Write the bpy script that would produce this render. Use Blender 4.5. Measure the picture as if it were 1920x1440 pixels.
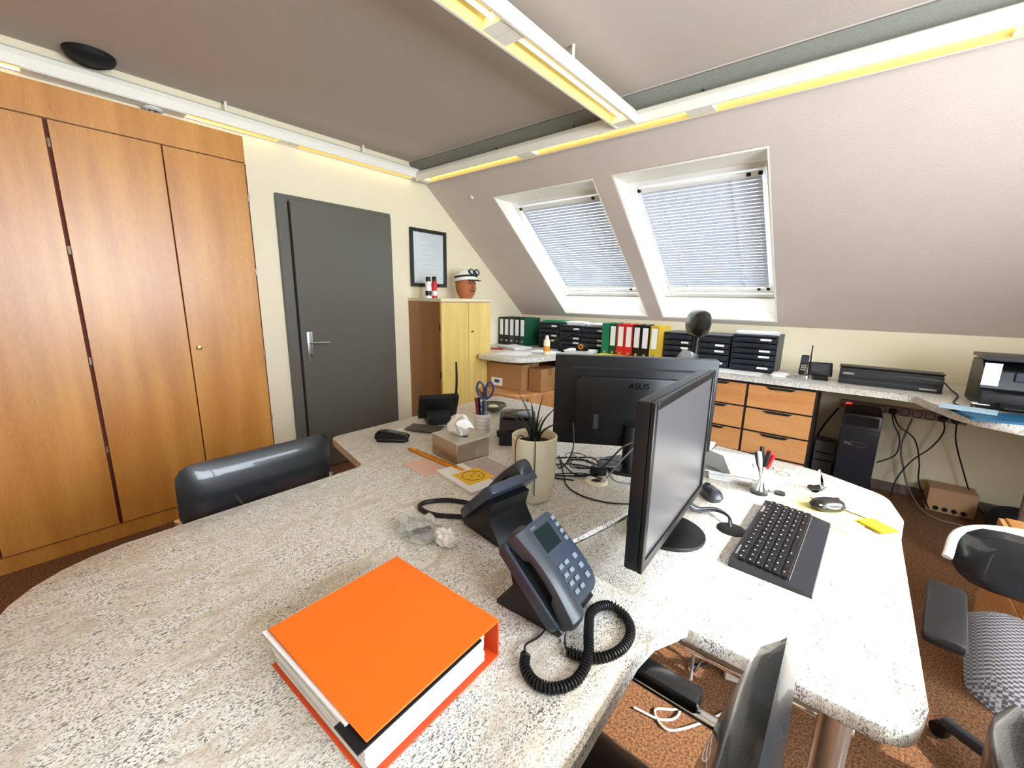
import bpy, bmesh, math, random
from mathutils import Vector, Matrix, Euler
random.seed(7)
PI = math.pi
scene = bpy.context.scene
for o in list(bpy.data.objects): bpy.data.objects.remove(o)

# ------------------------------------------------------------------ camera
cam = bpy.data.cameras.new('camera')
camo = bpy.data.objects.new('camera', cam)
scene.collection.objects.link(camo)
yaw, pitch, roll, FPX = 0.688511, 0.204533, -0.0166423, 779.435
fw = Vector((-math.sin(yaw)*math.cos(pitch), math.cos(yaw)*math.cos(pitch), -math.sin(pitch)))
rt = Vector((math.cos(yaw), math.sin(yaw), 0)); dn = fw.cross(rt)
r2 = math.cos(roll)*rt + math.sin(roll)*dn
d2 = -math.sin(roll)*rt + math.cos(roll)*dn
m = Matrix((r2, -d2, -fw)).transposed().to_4x4(); m.translation = Vector((0, 0, 1.42))
camo.matrix_world = m
cam.sensor_fit = 'HORIZONTAL'; cam.sensor_width = 36; cam.lens = 36*FPX/1920
cam.clip_start = 0.02
scene.camera = camo

# ------------------------------------------------------------------ light
SUN_EL, SUN_AZ = math.radians(37), math.radians(3)      # azimuth measured from +X towards +Y
world = bpy.data.worlds.new('sky'); scene.world = world
world.use_nodes = True
wn = world.node_tree; wn.nodes.clear()
wo = wn.nodes.new('ShaderNodeOutputWorld'); wb = wn.nodes.new('ShaderNodeBackground')
wb.inputs['Color'].default_value = (0.80, 0.90, 1.0, 1); wb.inputs['Strength'].default_value = 17.0
wn.links.new(wb.outputs[0], wo.inputs[0])
sun = bpy.data.lights.new('sun', 'SUN'); sun.energy = 6.0; sun.angle = math.radians(1.2); sun.color = (1, .93, .82)
suno = bpy.data.objects.new('sun', sun); scene.collection.objects.link(suno)
sd = Vector((math.cos(SUN_EL)*math.cos(SUN_AZ), math.cos(SUN_EL)*math.sin(SUN_AZ), math.sin(SUN_EL)))
suno.rotation_euler = (-sd).to_track_quat('-Z', 'Y').to_euler(); suno.location = sd*12
def portal(loc, rot, sx, sy):
    l = bpy.data.lights.new('daylight_portal', 'AREA'); l.shape = 'RECTANGLE'; l.size = sx; l.size_y = sy
    l.cycles.is_portal = True
    o = bpy.data.objects.new('daylight_portal', l); scene.collection.objects.link(o); o.location = loc; o.rotation_euler = rot
SL = math.radians(39.27)
portal((-2.135, 3.72, 2.0), (-SL, 0, 0), 1.0, 1.4)
portal((-1.015, 3.72, 2.0), (-SL, 0, 0), 1.0, 1.4)
portal((1.72, .85, 1.63), (0, PI/2, 0), 1.42, 2.5)
vs = scene.view_settings
vs.view_transform = 'Standard'; vs.look = 'None'; vs.exposure = 0.5; vs.gamma = 1.0; vs.use_curve_mapping = False
LAMP = 3.0

# ------------------------------------------------------------------ materials
def lin(c):
    return tuple(((v/255)/12.92 if v/255 <= .04045 else ((v/255+.055)/1.055)**2.4) for v in c)+(1,)
MATS = {}
def mat(name, c, rough=.5, metal=0., noise=0., nscale=40., bump=0., bscale=200., stretch=None, trans=0., emit=0., coat=0., alpha=1., ior=1.45, spec=.5):
    if name in MATS: return MATS[name]
    m = bpy.data.materials.new(name); m.use_nodes = True
    nt = m.node_tree; b = nt.nodes['Principled BSDF']
    c = lin(c)
    b.inputs['Base Color'].default_value = c; b.inputs['Roughness'].default_value = rough
    b.inputs['Metallic'].default_value = metal; b.inputs['Transmission Weight'].default_value = trans
    b.inputs['IOR'].default_value = ior; b.inputs['Coat Weight'].default_value = coat; b.inputs['Alpha'].default_value = alpha
    b.inputs['Specular IOR Level'].default_value = spec
    if emit:
        b.inputs['Emission Color'].default_value = c; b.inputs['Emission Strength'].default_value = emit
    tc = nt.nodes.new('ShaderNodeTexCoord'); mp = nt.nodes.new('ShaderNodeMapping')
    nt.links.new(tc.outputs['Object'], mp.inputs['Vector'])
    if stretch: mp.inputs['Scale'].default_value = stretch
    if noise:
        n = nt.nodes.new('ShaderNodeTexNoise'); n.inputs['Scale'].default_value = nscale; n.inputs['Detail'].default_value = 4
        nt.links.new(mp.outputs[0], n.inputs['Vector'])
        mx = nt.nodes.new('ShaderNodeMixRGB'); mx.inputs[1].default_value = tuple(v*(1-noise) for v in c[:3])+(1,)
        mx.inputs[2].default_value = tuple(min(1, v*(1+noise)) for v in c[:3])+(1,)
        nt.links.new(n.outputs['Fac'], mx.inputs[0]); nt.links.new(mx.outputs[0], b.inputs['Base Color'])
    if bump:
        n2 = nt.nodes.new('ShaderNodeTexNoise'); n2.inputs['Scale'].default_value = bscale; n2.inputs['Detail'].default_value = 2
        nt.links.new(tc.outputs['Object'], n2.inputs['Vector'])
        bp = nt.nodes.new('ShaderNodeBump'); bp.inputs['Strength'].default_value = bump; bp.inputs['Distance'].default_value = .004
        nt.links.new(n2.outputs['Fac'], bp.inputs['Height']); nt.links.new(bp.outputs[0], b.inputs['Normal'])
    MATS[name] = m; return m

def granite():
    m = bpy.data.materials.new('granite_laminate'); m.use_nodes = True
    nt = m.node_tree; b = nt.nodes['Principled BSDF']; L = nt.links.new
    tc = nt.nodes.new('ShaderNodeTexCoord')
    mp = nt.nodes.new('ShaderNodeMapping'); mp.inputs['Rotation'].default_value = (0, 0, -.22); mp.inputs['Scale'].default_value = (2.6, 1, 1)
    L(tc.outputs['Object'], mp.inputs[0])
    def noise(vec, sc, det, dist=0):
        n = nt.nodes.new('ShaderNodeTexNoise'); n.inputs['Scale'].default_value = sc; n.inputs['Detail'].default_value = det
        n.inputs['Distortion'].default_value = dist; L(vec, n.inputs['Vector']); return n.outputs['Fac']
    def ramp(fac, stops):
        r = nt.nodes.new('ShaderNodeValToRGB'); e = r.color_ramp.elements
        while len(e) < len(stops): e.new(.5)
        for el, (p, c) in zip(e, stops): el.position = p; el.color = lin(c) if isinstance(c, tuple) else (c, c, c, 1)
        L(fac, r.inputs[0]); return r.outputs[0]
    base = ramp(noise(mp.outputs[0], 10, 5, .8), [(.3, (214, 202, 184)), (.5, (242, 237, 226)), (.72, (252, 250, 246))])
    streak = ramp(noise(mp.outputs[0], 85, 6, 1.0), [(.54, 0.), (.66, 1.)])
    mp2 = nt.nodes.new('ShaderNodeMapping'); mp2.inputs['Rotation'].default_value = (0, 0, -.22); mp2.inputs['Scale'].default_value = (2.2, 1, 1); L(tc.outputs['Object'], mp2.inputs[0])
    fleck = ramp(noise(mp2.outputs[0], 215, 3, .3), [(.53, 0.), (.62, 1.)])
    patch = ramp(noise(mp.outputs[0], 10, 3, .5), [(.35, .4), (.62, 1.)])
    mul = nt.nodes.new('ShaderNodeMath'); mul.operation = 'MULTIPLY'; L(streak, mul.inputs[0]); L(patch, mul.inputs[1])
    m1 = nt.nodes.new('ShaderNodeMixRGB'); L(mul.outputs[0], m1.inputs[0]); L(base, m1.inputs[1]); m1.inputs[2].default_value = lin((108, 99, 88))
    mul2 = nt.nodes.new('ShaderNodeMath'); mul2.operation = 'MULTIPLY'; L(fleck, mul2.inputs[0]); L(patch, mul2.inputs[1])
    mul3 = nt.nodes.new('ShaderNodeMath'); mul3.operation = 'MULTIPLY'; L(mul2.outputs[0], mul3.inputs[0]); mul3.inputs[1].default_value = .95
    m2 = nt.nodes.new('ShaderNodeMixRGB'); L(mul3.outputs[0], m2.inputs[0]); L(m1.outputs[0], m2.inputs[1]); m2.inputs[2].default_value = lin((30, 28, 26))
    L(m2.outputs[0], b.inputs['Base Color']); b.inputs['Roughness'].default_value = .38
    return m
def wood(name, c1, c2, axis='Z', rough=.38, sc=9):
    m = bpy.data.materials.new(name); m.use_nodes = True
    nt = m.node_tree; b = nt.nodes['Principled BSDF']; L = nt.links.new
    tc = nt.nodes.new('ShaderNodeTexCoord'); mp = nt.nodes.new('ShaderNodeMapping')
    s = {'X': (.12, 1, 1), 'Y': (1, .12, 1), 'Z': (1, 1, .12)}[axis]
    mp.inputs['Scale'].default_value = s; L(tc.outputs['Object'], mp.inputs[0])
    n = nt.nodes.new('ShaderNodeTexNoise'); n.inputs['Scale'].default_value = sc; n.inputs['Detail'].default_value = 3; L(mp.outputs[0], n.inputs['Vector'])
    n2 = nt.nodes.new('ShaderNodeTexNoise'); n2.inputs['Scale'].default_value = sc*22; n2.inputs['Detail'].default_value = 3; L(mp.outputs[0], n2.inputs['Vector'])
    ad = nt.nodes.new('ShaderNodeMath'); ad.operation = 'MULTIPLY_ADD'; L(n2.outputs['Fac'], ad.inputs[0]); ad.inputs[1].default_value = .45; L(n.outputs['Fac'], ad.inputs[2])
    r = nt.nodes.new('ShaderNodeValToRGB'); r.color_ramp.elements[0].position = .5; r.color_ramp.elements[1].position = .95
    r.color_ramp.elements[0].color = lin(c1); r.color_ramp.elements[1].color = lin(c2)
    L(ad.outputs[0], r.inputs[0]); L(r.outputs[0], b.inputs['Base Color']); b.inputs['Roughness'].default_value = rough; b.inputs['Coat Weight'].default_value = .35; b.inputs['Coat Roughness'].default_value = .3
    return m
def meshfabric():
    m = bpy.data.materials.new('grid_fabric'); m.use_nodes = True
    nt = m.node_tree; b = nt.nodes['Principled BSDF']; L = nt.links.new
    tc = nt.nodes.new('ShaderNodeTexCoord'); ch = nt.nodes.new('ShaderNodeTexChecker'); ch.inputs['Scale'].default_value = 110
    ch.inputs[1].default_value = lin((120, 116, 120)); ch.inputs[2].default_value = lin((46, 44, 48))
    L(tc.outputs['Object'], ch.inputs[0]); L(ch.outputs[0], b.inputs['Base Color']); b.inputs['Roughness'].default_value = .55
    return m
def carpetmat():
    m = bpy.data.materials.new('carpet'); m.use_nodes = True
    nt = m.node_tree; b = nt.nodes['Principled BSDF']; L = nt.links.new
    tc = nt.nodes.new('ShaderNodeTexCoord'); n = nt.nodes.new('ShaderNodeTexNoise'); n.inputs['Scale'].default_value = 130; n.inputs['Detail'].default_value = 4
    L(tc.outputs['Object'], n.inputs['Vector'])
    r = nt.nodes.new('ShaderNodeValToRGB'); r.color_ramp.elements[0].position = .36; r.color_ramp.elements[1].position = .64
    r.color_ramp.elements[0].color = lin((78, 50, 30)); r.color_ramp.elements[1].color = lin((150, 104, 66))
    L(n.outputs['Fac'], r.inputs[0]); L(r.outputs[0], b.inputs['Base Color']); b.inputs['Roughness'].default_value = .95
    bp = nt.nodes.new('ShaderNodeBump'); bp.inputs['Strength'].default_value = .5; bp.inputs['Distance'].default_value = .004
    L(n.outputs['Fac'], bp.inputs['Height']); L(bp.outputs[0], b.inputs['Normal'])
    return m
def pane_glass():
    m = bpy.data.materials.new('window_pane'); m.use_nodes = True
    nt = m.node_tree; nt.nodes.clear(); L = nt.links.new
    out = nt.nodes.new('ShaderNodeOutputMaterial'); tr = nt.nodes.new('ShaderNodeBsdfTransparent'); gl = nt.nodes.new('ShaderNodeBsdfGlossy')
    tr.inputs[0].default_value = (.95, .97, .98, 1); gl.inputs['Roughness'].default_value = .02
    mx = nt.nodes.new('ShaderNodeMixShader'); mx.inputs[0].default_value = .06
    L(tr.outputs[0], mx.inputs[1]); L(gl.outputs[0], mx.inputs[2]); L(mx.outputs[0], out.inputs[0]); return m
PANE = pane_glass()
def slatmat():
    m = bpy.data.materials.new('blind_slat'); m.use_nodes = True
    nt = m.node_tree; nt.nodes.clear(); L = nt.links.new
    out = nt.nodes.new('ShaderNodeOutputMaterial'); df = nt.nodes.new('ShaderNodeBsdfDiffuse'); tl = nt.nodes.new('ShaderNodeBsdfTranslucent')
    df.inputs[0].default_value = lin((205, 208, 216)); tl.inputs[0].default_value = lin((205, 212, 228))
    mx = nt.nodes.new('ShaderNodeMixShader'); mx.inputs[0].default_value = .10
    L(df.outputs[0], mx.inputs[1]); L(tl.outputs[0], mx.inputs[2]); L(mx.outputs[0], out.inputs[0]); return m
GR = granite()
WD = wood('beech_veneer', (182, 116, 44), (212, 150, 72), 'Z')
WDX = wood('beech_veneer_drawers', (206, 138, 78), (232, 172, 112), 'X')
WDL = wood('light_maple', (214, 178, 92), (236, 208, 128), 'Z')
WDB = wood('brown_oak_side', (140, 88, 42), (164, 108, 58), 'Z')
CARPET = carpetmat()
WALL = mat('cream_wall', (238, 226, 196), .9, noise=.03, nscale=6)
SLOPE = mat('woodchip_paper', (205, 190, 180), .9, noise=.05, nscale=5, bump=.35, bscale=160)
CEIL = mat('ceiling_paper', (192, 180, 168), .9, noise=.05, nscale=160, bump=.4, bscale=160)
WHITE = mat('white_lacquer', (240, 238, 232), .35)
WHITEM = mat('white_enamel', (245, 240, 226), .3)
PAPER = mat('paper', (240, 238, 236), .8, noise=.02, nscale=30)
PAPERS = mat('paper_edges', (214, 210, 210), .85, noise=.12, nscale=60, stretch=(1, 1, 30))
BLACK = mat('black_plastic', (13, 14, 16), .4)
BLACKM = mat('matte_black', (14, 14, 15), .7)
DGREY = mat('dark_grey_plastic', (52, 56, 62), .35)
BLUEG = mat('slate_plastic', (50, 57, 68), .3)
SILVER = mat('silver', (196, 198, 200), .25, .9)
CHROME = mat('chrome', (225, 226, 228), .08, 1.)
STEEL = mat('brushed_steel', (186, 176, 158), .3, .9, noise=.1, nscale=60, stretch=(1, 1, 20))
GOLD = mat('gold_reflector', (232, 212, 140), .3, .5)
DOORG = mat('grey_door_paint', (98, 96, 88), .24, spec=.7)
DOORF = mat('grey_frame_paint', (98, 96, 88), .35)
LEATHER = mat('black_leather', (24, 27, 30), .32, bump=.12, bscale=350, coat=.35)
ORANGE = mat('orange_card', (238, 110, 22), .45, noise=.03, nscale=50)
ORANGED = mat('orange_card_inner', (230, 84, 34), .5)
GLASS = mat('clear_glass', (250, 252, 252), .02, trans=1.)
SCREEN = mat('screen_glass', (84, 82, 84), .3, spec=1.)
CREAMP = mat('cream_ceramic', (232, 222, 196), .3, noise=.03, nscale=6)
LEAF = mat('dark_leaf', (34, 44, 30), .5, noise=.3, nscale=20)
SOIL = mat('soil', (50, 30, 20), .95, noise=.4, nscale=80)
TERRA = mat('terracotta_clay', (176, 104, 62), .7, noise=.2, nscale=30, bump=.6, bscale=60)
YELLOW = mat('yellow_paper', (244, 226, 40), .6)
YELLOWP = mat('pale_yellow_pad', (240, 228, 150), .7)
YELLOWD = mat('amber_sheet', (240, 190, 36), .6)
GREEN = mat('green_card', (22, 120, 84), .5)
DKGREEN = mat('dark_green_card', (12, 72, 50), .5)
RED = mat('red_card', (206, 32, 34), .45)
BLUE = mat('blue_plastic', (40, 66, 120), .4)
AMBER = mat('orange_plastic', (232, 146, 24), .35)
CARD = mat('cardboard', (172, 126, 82), .85, noise=.08, nscale=14)
MAROON = mat('maroon_seam', (92, 32, 18), .7)
PINK = mat('pink_note', (226, 186, 168), .7)
NAVY = mat('navy_sheet', (28, 92, 130), .4)
CABLE = mat('cable_black', (22, 22, 24), .45)
CABLEG = mat('cable_grey', (120, 120, 122), .45)
CABLEW = mat('cable_white', (214, 210, 204), .5)
SLAT = slatmat()
TRAYB = mat('tray_plastic', (36, 42, 52), .4)
TUBE = mat('fluorescent_tube', (255, 240, 200), .4, emit=LAMP)
GROUND = mat('outside_ground', (120, 124, 118), .9)

# ------------------------------------------------------------------ mesh helpers
COL = scene.collection
def link(name, me, m=None, parent=None, loc=(0, 0, 0), rot=(0, 0, 0)):
    o = bpy.data.objects.new(name, me); COL.objects.link(o)
    if m is not None and me is not None and not me.materials: me.materials.append(m)
    if parent: o.parent = parent
    o.location = loc; o.rotation_euler = rot
    return o
def fin(name, bm, m, parent=None, loc=(0, 0, 0), rot=(0, 0, 0), smooth=False):
    bmesh.ops.recalc_face_normals(bm, faces=bm.faces[:])
    me = bpy.data.meshes.new(name); bm.to_mesh(me); bm.free()
    if smooth:
        for p in me.polygons: p.use_smooth = True
        try: me.set_sharp_from_angle(angle=math.radians(40))
        except Exception: pass
    return link(name, me, m, parent, loc, rot)
def thing(name, label, cat, loc=(0, 0, 0), rz=0, group=None, rot=None):
    o = bpy.data.objects.new(name, None); COL.objects.link(o); o.empty_display_size = .05
    o.location = loc; o.rotation_euler = rot if rot else (0, 0, rz)
    o['label'] = label; o['category'] = cat
    if group: o['group'] = group
    return o
def tag(o, label, cat, group=None):
    o['label'] = label; o['category'] = cat
    if group: o['group'] = group
    return o
def struct(o): o['kind'] = 'structure'; return o
def box(bm, a, b, bev=0, seg=2, mtx=None):
    r = bmesh.ops.create_cube(bm, size=1)
    vs = r['verts']
    c = [(a[i]+b[i])/2 for i in range(3)]; s = [abs(b[i]-a[i]) for i in range(3)]
    bmesh.ops.scale(bm, vec=s, verts=vs); bmesh.ops.translate(bm, vec=c, verts=vs)
    if bev:
        es = list({e for v in vs for e in v.link_edges})
        r2 = bmesh.ops.bevel(bm, geom=es, offset=bev, segments=seg, affect='EDGES', profile=.5)
        vs = list({v for f in r2['faces'] for v in f.verts} | {v for v in vs if v.is_valid})
    if mtx is not None: bmesh.ops.transform(bm, matrix=mtx, verts=vs)
    return vs
def B(name, a, b, m, parent=None, bev=0, seg=2, loc=(0, 0, 0), rot=(0, 0, 0)):
    bm = bmesh.new(); box(bm, a, b, bev, seg)
    return fin(name, bm, m, parent, loc, rot, smooth=bev > 0)
def lathe(bm, prof, n=24, c=(0, 0, 0)):
    rings = []
    for r, z in prof:
        if r < 1e-6: rings.append([bm.verts.new((c[0], c[1], c[2]+z))])
        else: rings.append([bm.verts.new((c[0]+r*math.cos(2*PI*i/n), c[1]+r*math.sin(2*PI*i/n), c[2]+z)) for i in range(n)])
    for A, Bq in zip(rings, rings[1:]):
        for i in range(n):
            j = (i+1) % n
            if len(A) == 1 and len(Bq) == 1: continue
            if len(A) == 1: bm.faces.new((A[0], Bq[i], Bq[j]))
            elif len(Bq) == 1: bm.faces.new((A[i], A[j], Bq[0]))
            else: bm.faces.new((A[i], A[j], Bq[j], Bq[i]))
def LA(name, prof, m, parent=None, n=24, loc=(0, 0, 0), rot=(0, 0, 0)):
    bm = bmesh.new(); lathe(bm, prof, n); return fin(name, bm, m, parent, loc, rot, True)
def cr(pts, k=8):
    P = [Vector(p) for p in pts]
    if len(P) < 3: return P
    P = [P[0]*2-P[1]]+P+[P[-1]*2-P[-2]]; out = []
    for i in range(1, len(P)-2):
        a, b, c, d = P[i-1:i+3]
        for j in range(k):
            t = j/k
            out.append(.5*((2*b)+(-a+c)*t+(2*a-5*b+4*c-d)*t*t+(-a+3*b-3*c+d)*t**3))
    out.append(P[-2]); return out
def tube(bm, path, r, seg=8, closed=False):
    P = [Vector(p) for p in path]; n = len(P); rings = []; up = None
    for i, p in enumerate(P):
        t = (P[(i+1) % n]-P[i-1]) if closed else (P[min(i+1, n-1)]-P[max(i-1, 0)])
        if t.length < 1e-9: t = Vector((0, 0, 1))
        t.normalize()
        if up is None:
            up = Vector((0, 0, 1)) if abs(t.z) < .9 else Vector((1, 0, 0))
        x = up-t*up.dot(t)
        if x.length < 1e-6: x = t.orthogonal()
        x.normalize(); y = t.cross(x); up = x
        rr = r(i/(n-1)) if callable(r) else r
        rings.append([bm.verts.new(p+rr*(math.cos(2*PI*k/seg)*x+math.sin(2*PI*k/seg)*y)) for k in range(seg)])
    m_ = n if closed else n-1
    for i in range(m_):
        A, Bq = rings[i], rings[(i+1) % n]
        for k in range(seg): bm.faces.new((A[k], A[(k+1) % seg], Bq[(k+1) % seg], Bq[k]))
    if not closed: bm.faces.new(rings[0]); bm.faces.new(rings[-1])
def T(name, path, r, m, parent=None, seg=8, k=8, closed=False, loc=(0, 0, 0), rot=(0, 0, 0)):
    bm = bmesh.new()
    if closed: path = cr(list(path)+[path[0]], k)[:-1]
    elif k: path = cr(path, k)
    tube(bm, path, r, seg, closed); return fin(name, bm, m, parent, loc, rot, True)
def roundpoly(pts, k=6):
    """pts: (x, y[, radius]) -> polygon with rounded corners"""
    out = []; n = len(pts)
    for i in range(n):
        p = Vector(pts[i][:2]); r = pts[i][2] if len(pts[i]) > 2 else 0
        if not r: out.append(p); continue
        a = (Vector(pts[i-1][:2])-p); b = (Vector(pts[(i+1) % n][:2])-p)
        a.normalize(); b.normalize()
        ang = a.angle(b); d = r/math.tan(ang/2)
        c = p+(a+b).normalized()*(r/math.sin(ang/2))
        s, e = p+a*d-c, p+b*d-c
        w = s.angle_signed(e)
        for j in range(k+1):
            t = -w*j/k
            out.append(c+Vector((s.x*math.cos(t)-s.y*math.sin(t), s.x*math.sin(t)+s.y*math.cos(t))))
    return out
def prism(bm, poly, z0, z1, bev=0, mtx=None):
    v0 = [bm.verts.new((p[0], p[1], z0)) for p in poly]; v1 = [bm.verts.new((p[0], p[1], z1)) for p in poly]
    n = len(poly); fs = [bm.faces.new(v0), bm.faces.new(v1)]
    for i in range(n): bm.faces.new((v0[i], v0[(i+1) % n], v1[(i+1) % n], v1[i]))
    vs = v0+v1
    if bev:
        es = [e for e in fs[1].edges]+[e for e in fs[0].edges]
        r = bmesh.ops.bevel(bm, geom=es, offset=bev, segments=2, affect='EDGES', profile=.5)
        vs = list({v for f in r['faces'] for v in f.verts} | {v for v in vs if v.is_valid})
    if mtx is not None: bmesh.ops.transform(bm, matrix=mtx, verts=vs)
def PR(name, poly, z0, z1, m, parent=None, bev=0, loc=(0, 0, 0), rot=(0, 0, 0), mtx=None, smooth=True):
    bm = bmesh.new(); prism(bm, poly, z0, z1, bev, mtx); return fin(name, bm, m, parent, loc, rot, smooth)
YZ2X = Matrix(((0, 0, 1, 0), (1, 0, 0, 0), (0, 1, 0, 0), (0, 0, 0, 1)))     # (y,z,x) -> (x,y,z): extrude a y-z profile along x
XZ2Y = Matrix(((1, 0, 0, 0), (0, 0, -1, 0), (0, 1, 0, 0), (0, 0, 0, 1)))    # (x,z,d) -> x,-d,z
def text(s, size, m, parent, loc, rot, name='lettering', depth=.0006, align='CENTER'):
    c = bpy.data.curves.new('t', 'FONT'); c.body = s; c.size = size; c.extrude = depth; c.align_x = align; c.align_y = 'CENTER'
    o = bpy.data.objects.new('t', c); COL.objects.link(o)
    dg = bpy.context.evaluated_depsgraph_get(); me = bpy.data.meshes.new_from_object(o.evaluated_get(dg))
    bpy.data.objects.remove(o); return link(name, me, m, parent, loc, rot)
def superpad(w, h, t, r, nx=14, ny=12, e=5, p=.35):
    """upholstered pad in the x-y plane, thickness along z, domed on both sides"""
    bm = bmesh.new(); g = {}
    for s in (1, -1):
        for i in range(nx+1):
            for j in range(ny+1):
                u, v = -1+2*i/nx, -1+2*j/ny
                f = max(0, (1-abs(u)**e)*(1-abs(v)**e))
                # squircle mapping for rounded corners
                k = r/min(w, h)*2
                x = u*w/2; y = v*h/2
                cx = max(abs(x)-(w/2-r), 0); cy = max(abs(y)-(h/2-r), 0)
                if cx > 0 and cy > 0:
                    l = math.hypot(cx, cy); mx = max(cx, cy); q = mx/l if l > 0 else 1
                    x = math.copysign(w/2-r+cx*q, x); y = math.copysign(h/2-r+cy*q, y)
                z = s*t/2*(f**p if f > 0 else 0)
                key = (i, j, s if f > 0 else 0)
                if key not in g: g[key] = bm.verts.new((x, y, z))
    def V(i, j, s):
        return g.get((i, j, s)) or g[(i, j, 0)]
    for s in (1, -1):
        for i in range(nx):
            for j in range(ny):
                q = [V(i, j, s), V(i+1, j, s), V(i+1, j+1, s), V(i, j+1, s)]
                if len(set(q)) == 4: bm.faces.new(q)
    return bm
def copy_tree(o, parent=None):
    c = o.copy(); COL.objects.link(c)
    if parent: c.parent = parent
    for ch in [x for x in ALLCH.get(o.name, [])]: copy_tree(ch, c)
    return c
ALLCH = {}
def index_children():
    ALLCH.clear()
    for o in bpy.data.objects:
        if o.parent: ALLCH.setdefault(o.parent.name, []).append(o)

# ================================================================== STRUCTURE
XW, XR, YF, YK, ZC = -3.3, 1.62, -2.2, 4.19, 2.593
YS, TAN = 2.508, math.tan(SL)
def zs(y): return ZC-TAN*(y-YS)
struct(B('floor', (XW-.2, YF-.2, -.1), (XR+.3, YK+.4, 0), CARPET))
struct(B('ceiling', (XW-.2, YF-.2, ZC), (XR+.3, YS+.1, ZC+.12), CEIL))
struct(B('wall_door', (XW-.15, YF-.2, 0), (XW, YK+.3, ZC), WALL))
struct(B('wall_front', (XW, YF-.15, 0), (XR, YF, ZC), WALL))
struct(B('wall_knee', (XW, YK, 0), (XR, YK+.25, zs(YK)+.36), WALL))
# gable wall on the right with one wide window
GY0, GY1, GZ0, GZ1 = -.4, 2.1, .92, 2.34
bm = bmesh.new()
box(bm, (XR, YF, 0), (XR+.2, GY0, ZC)); box(bm, (XR, GY1, 0), (XR+.2, YK, ZC))
box(bm, (XR, GY0, 0), (XR+.2, GY1, GZ0)); box(bm, (XR, GY0, GZ1), (XR+.2, GY1, ZC))
struct(fin('wall_gable', bm, WALL))
w3 = struct(thing('window_3', 'wide gable window beside the right chairs', 'window', (XR+.1, (GY0+GY1)/2, GZ0)))
del w3['category'], w3['label']
hw = (GY1-GY0)/2
bm = bmesh.new()
for a, b in (((-.04, -hw, 0), (.04, -hw+.06, GZ1-GZ0)), ((-.04, hw-.06, 0), (.04, hw, GZ1-GZ0)), ((-.04, -hw+.06, 0), (.04, hw-.06, .06)), ((-.04, -hw+.06, GZ1-GZ0-.06), (.04, hw-.06, GZ1-GZ0)), ((-.03, -.03, .06), (.03, .03, GZ1-GZ0-.06))): box(bm, a, b)
fin('window_frame', bm, WHITE, w3)
# slope with two roof-window openings
WIN = [(-2.63, -1.645), (-1.50, -.53)]
YT, YB = 2.885, 4.15
OUT = .34
full = [(YS-.12, ZC+TAN*.12), (YK, zs(YK)), (YK, zs(YK)+OUT), (YS-.12, ZC+TAN*.12+OUT)]
top = [(YS-.12, ZC+TAN*.12), (YT, zs(YT)), (YT+OUT/TAN, zs(YT)), (YS-.12, ZC+TAN*.12+OUT)]
bot = [(YB, zs(YB)), (YK, zs(YK)), (YK, zs(YK)+OUT), (YB, zs(YB)+OUT)]
bm = bmesh.new()
for x0, x1 in ((XW, WIN[0][0]), (WIN[0][1], WIN[1][0]), (WIN[1][1], XR)): prism(bm, full, x0, x1, mtx=YZ2X)
for x0, x1 in WIN: prism(bm, top, x0, x1, mtx=YZ2X); prism(bm, bot, x0, x1, mtx=YZ2X)
struct(fin('wall_slope', bm, SLOPE))
# white lining boards of the two openings
for i, (x0, x1) in enumerate(WIN):
    bm = bmesh.new(); t = .012
    prism(bm, [(YT+.002, zs(YT)-.002), (YT+.28, zs(YT)-.002), (YT+.28, zs(YT)-t), (YT+t*1.2, zs(YT)-t)], x0, x1, mtx=YZ2X)
    prism(bm, [(YB-t, zs(YB)+.012), (YB-.001, zs(YB)+.002), (YB-.001, zs(YB)+.2), (YB-t, zs(YB)+.2)], x0, x1, mtx=YZ2X)
    for xa, xb in ((x0, x0+t), (x1-t, x1)):
        prism(bm, [(YT+.003, zs(YT)-.001), (YB-.002, zs(YB)+.001), (YB-.002, zs(YB)+.2), (YT+.25, zs(YT)-.001)], xa, xb, mtx=YZ2X)
    o = struct(fin('trim_%d' % (i+1), bm, WHITEM))
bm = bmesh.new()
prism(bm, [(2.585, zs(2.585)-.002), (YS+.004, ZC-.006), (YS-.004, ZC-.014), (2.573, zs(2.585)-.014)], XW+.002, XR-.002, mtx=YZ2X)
struct(fin('trim_3', bm, mat('grey_strip', (128, 128, 118), .8, noise=.25, nscale=120)))  # thin speckled grey strip along the top of the slope
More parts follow.
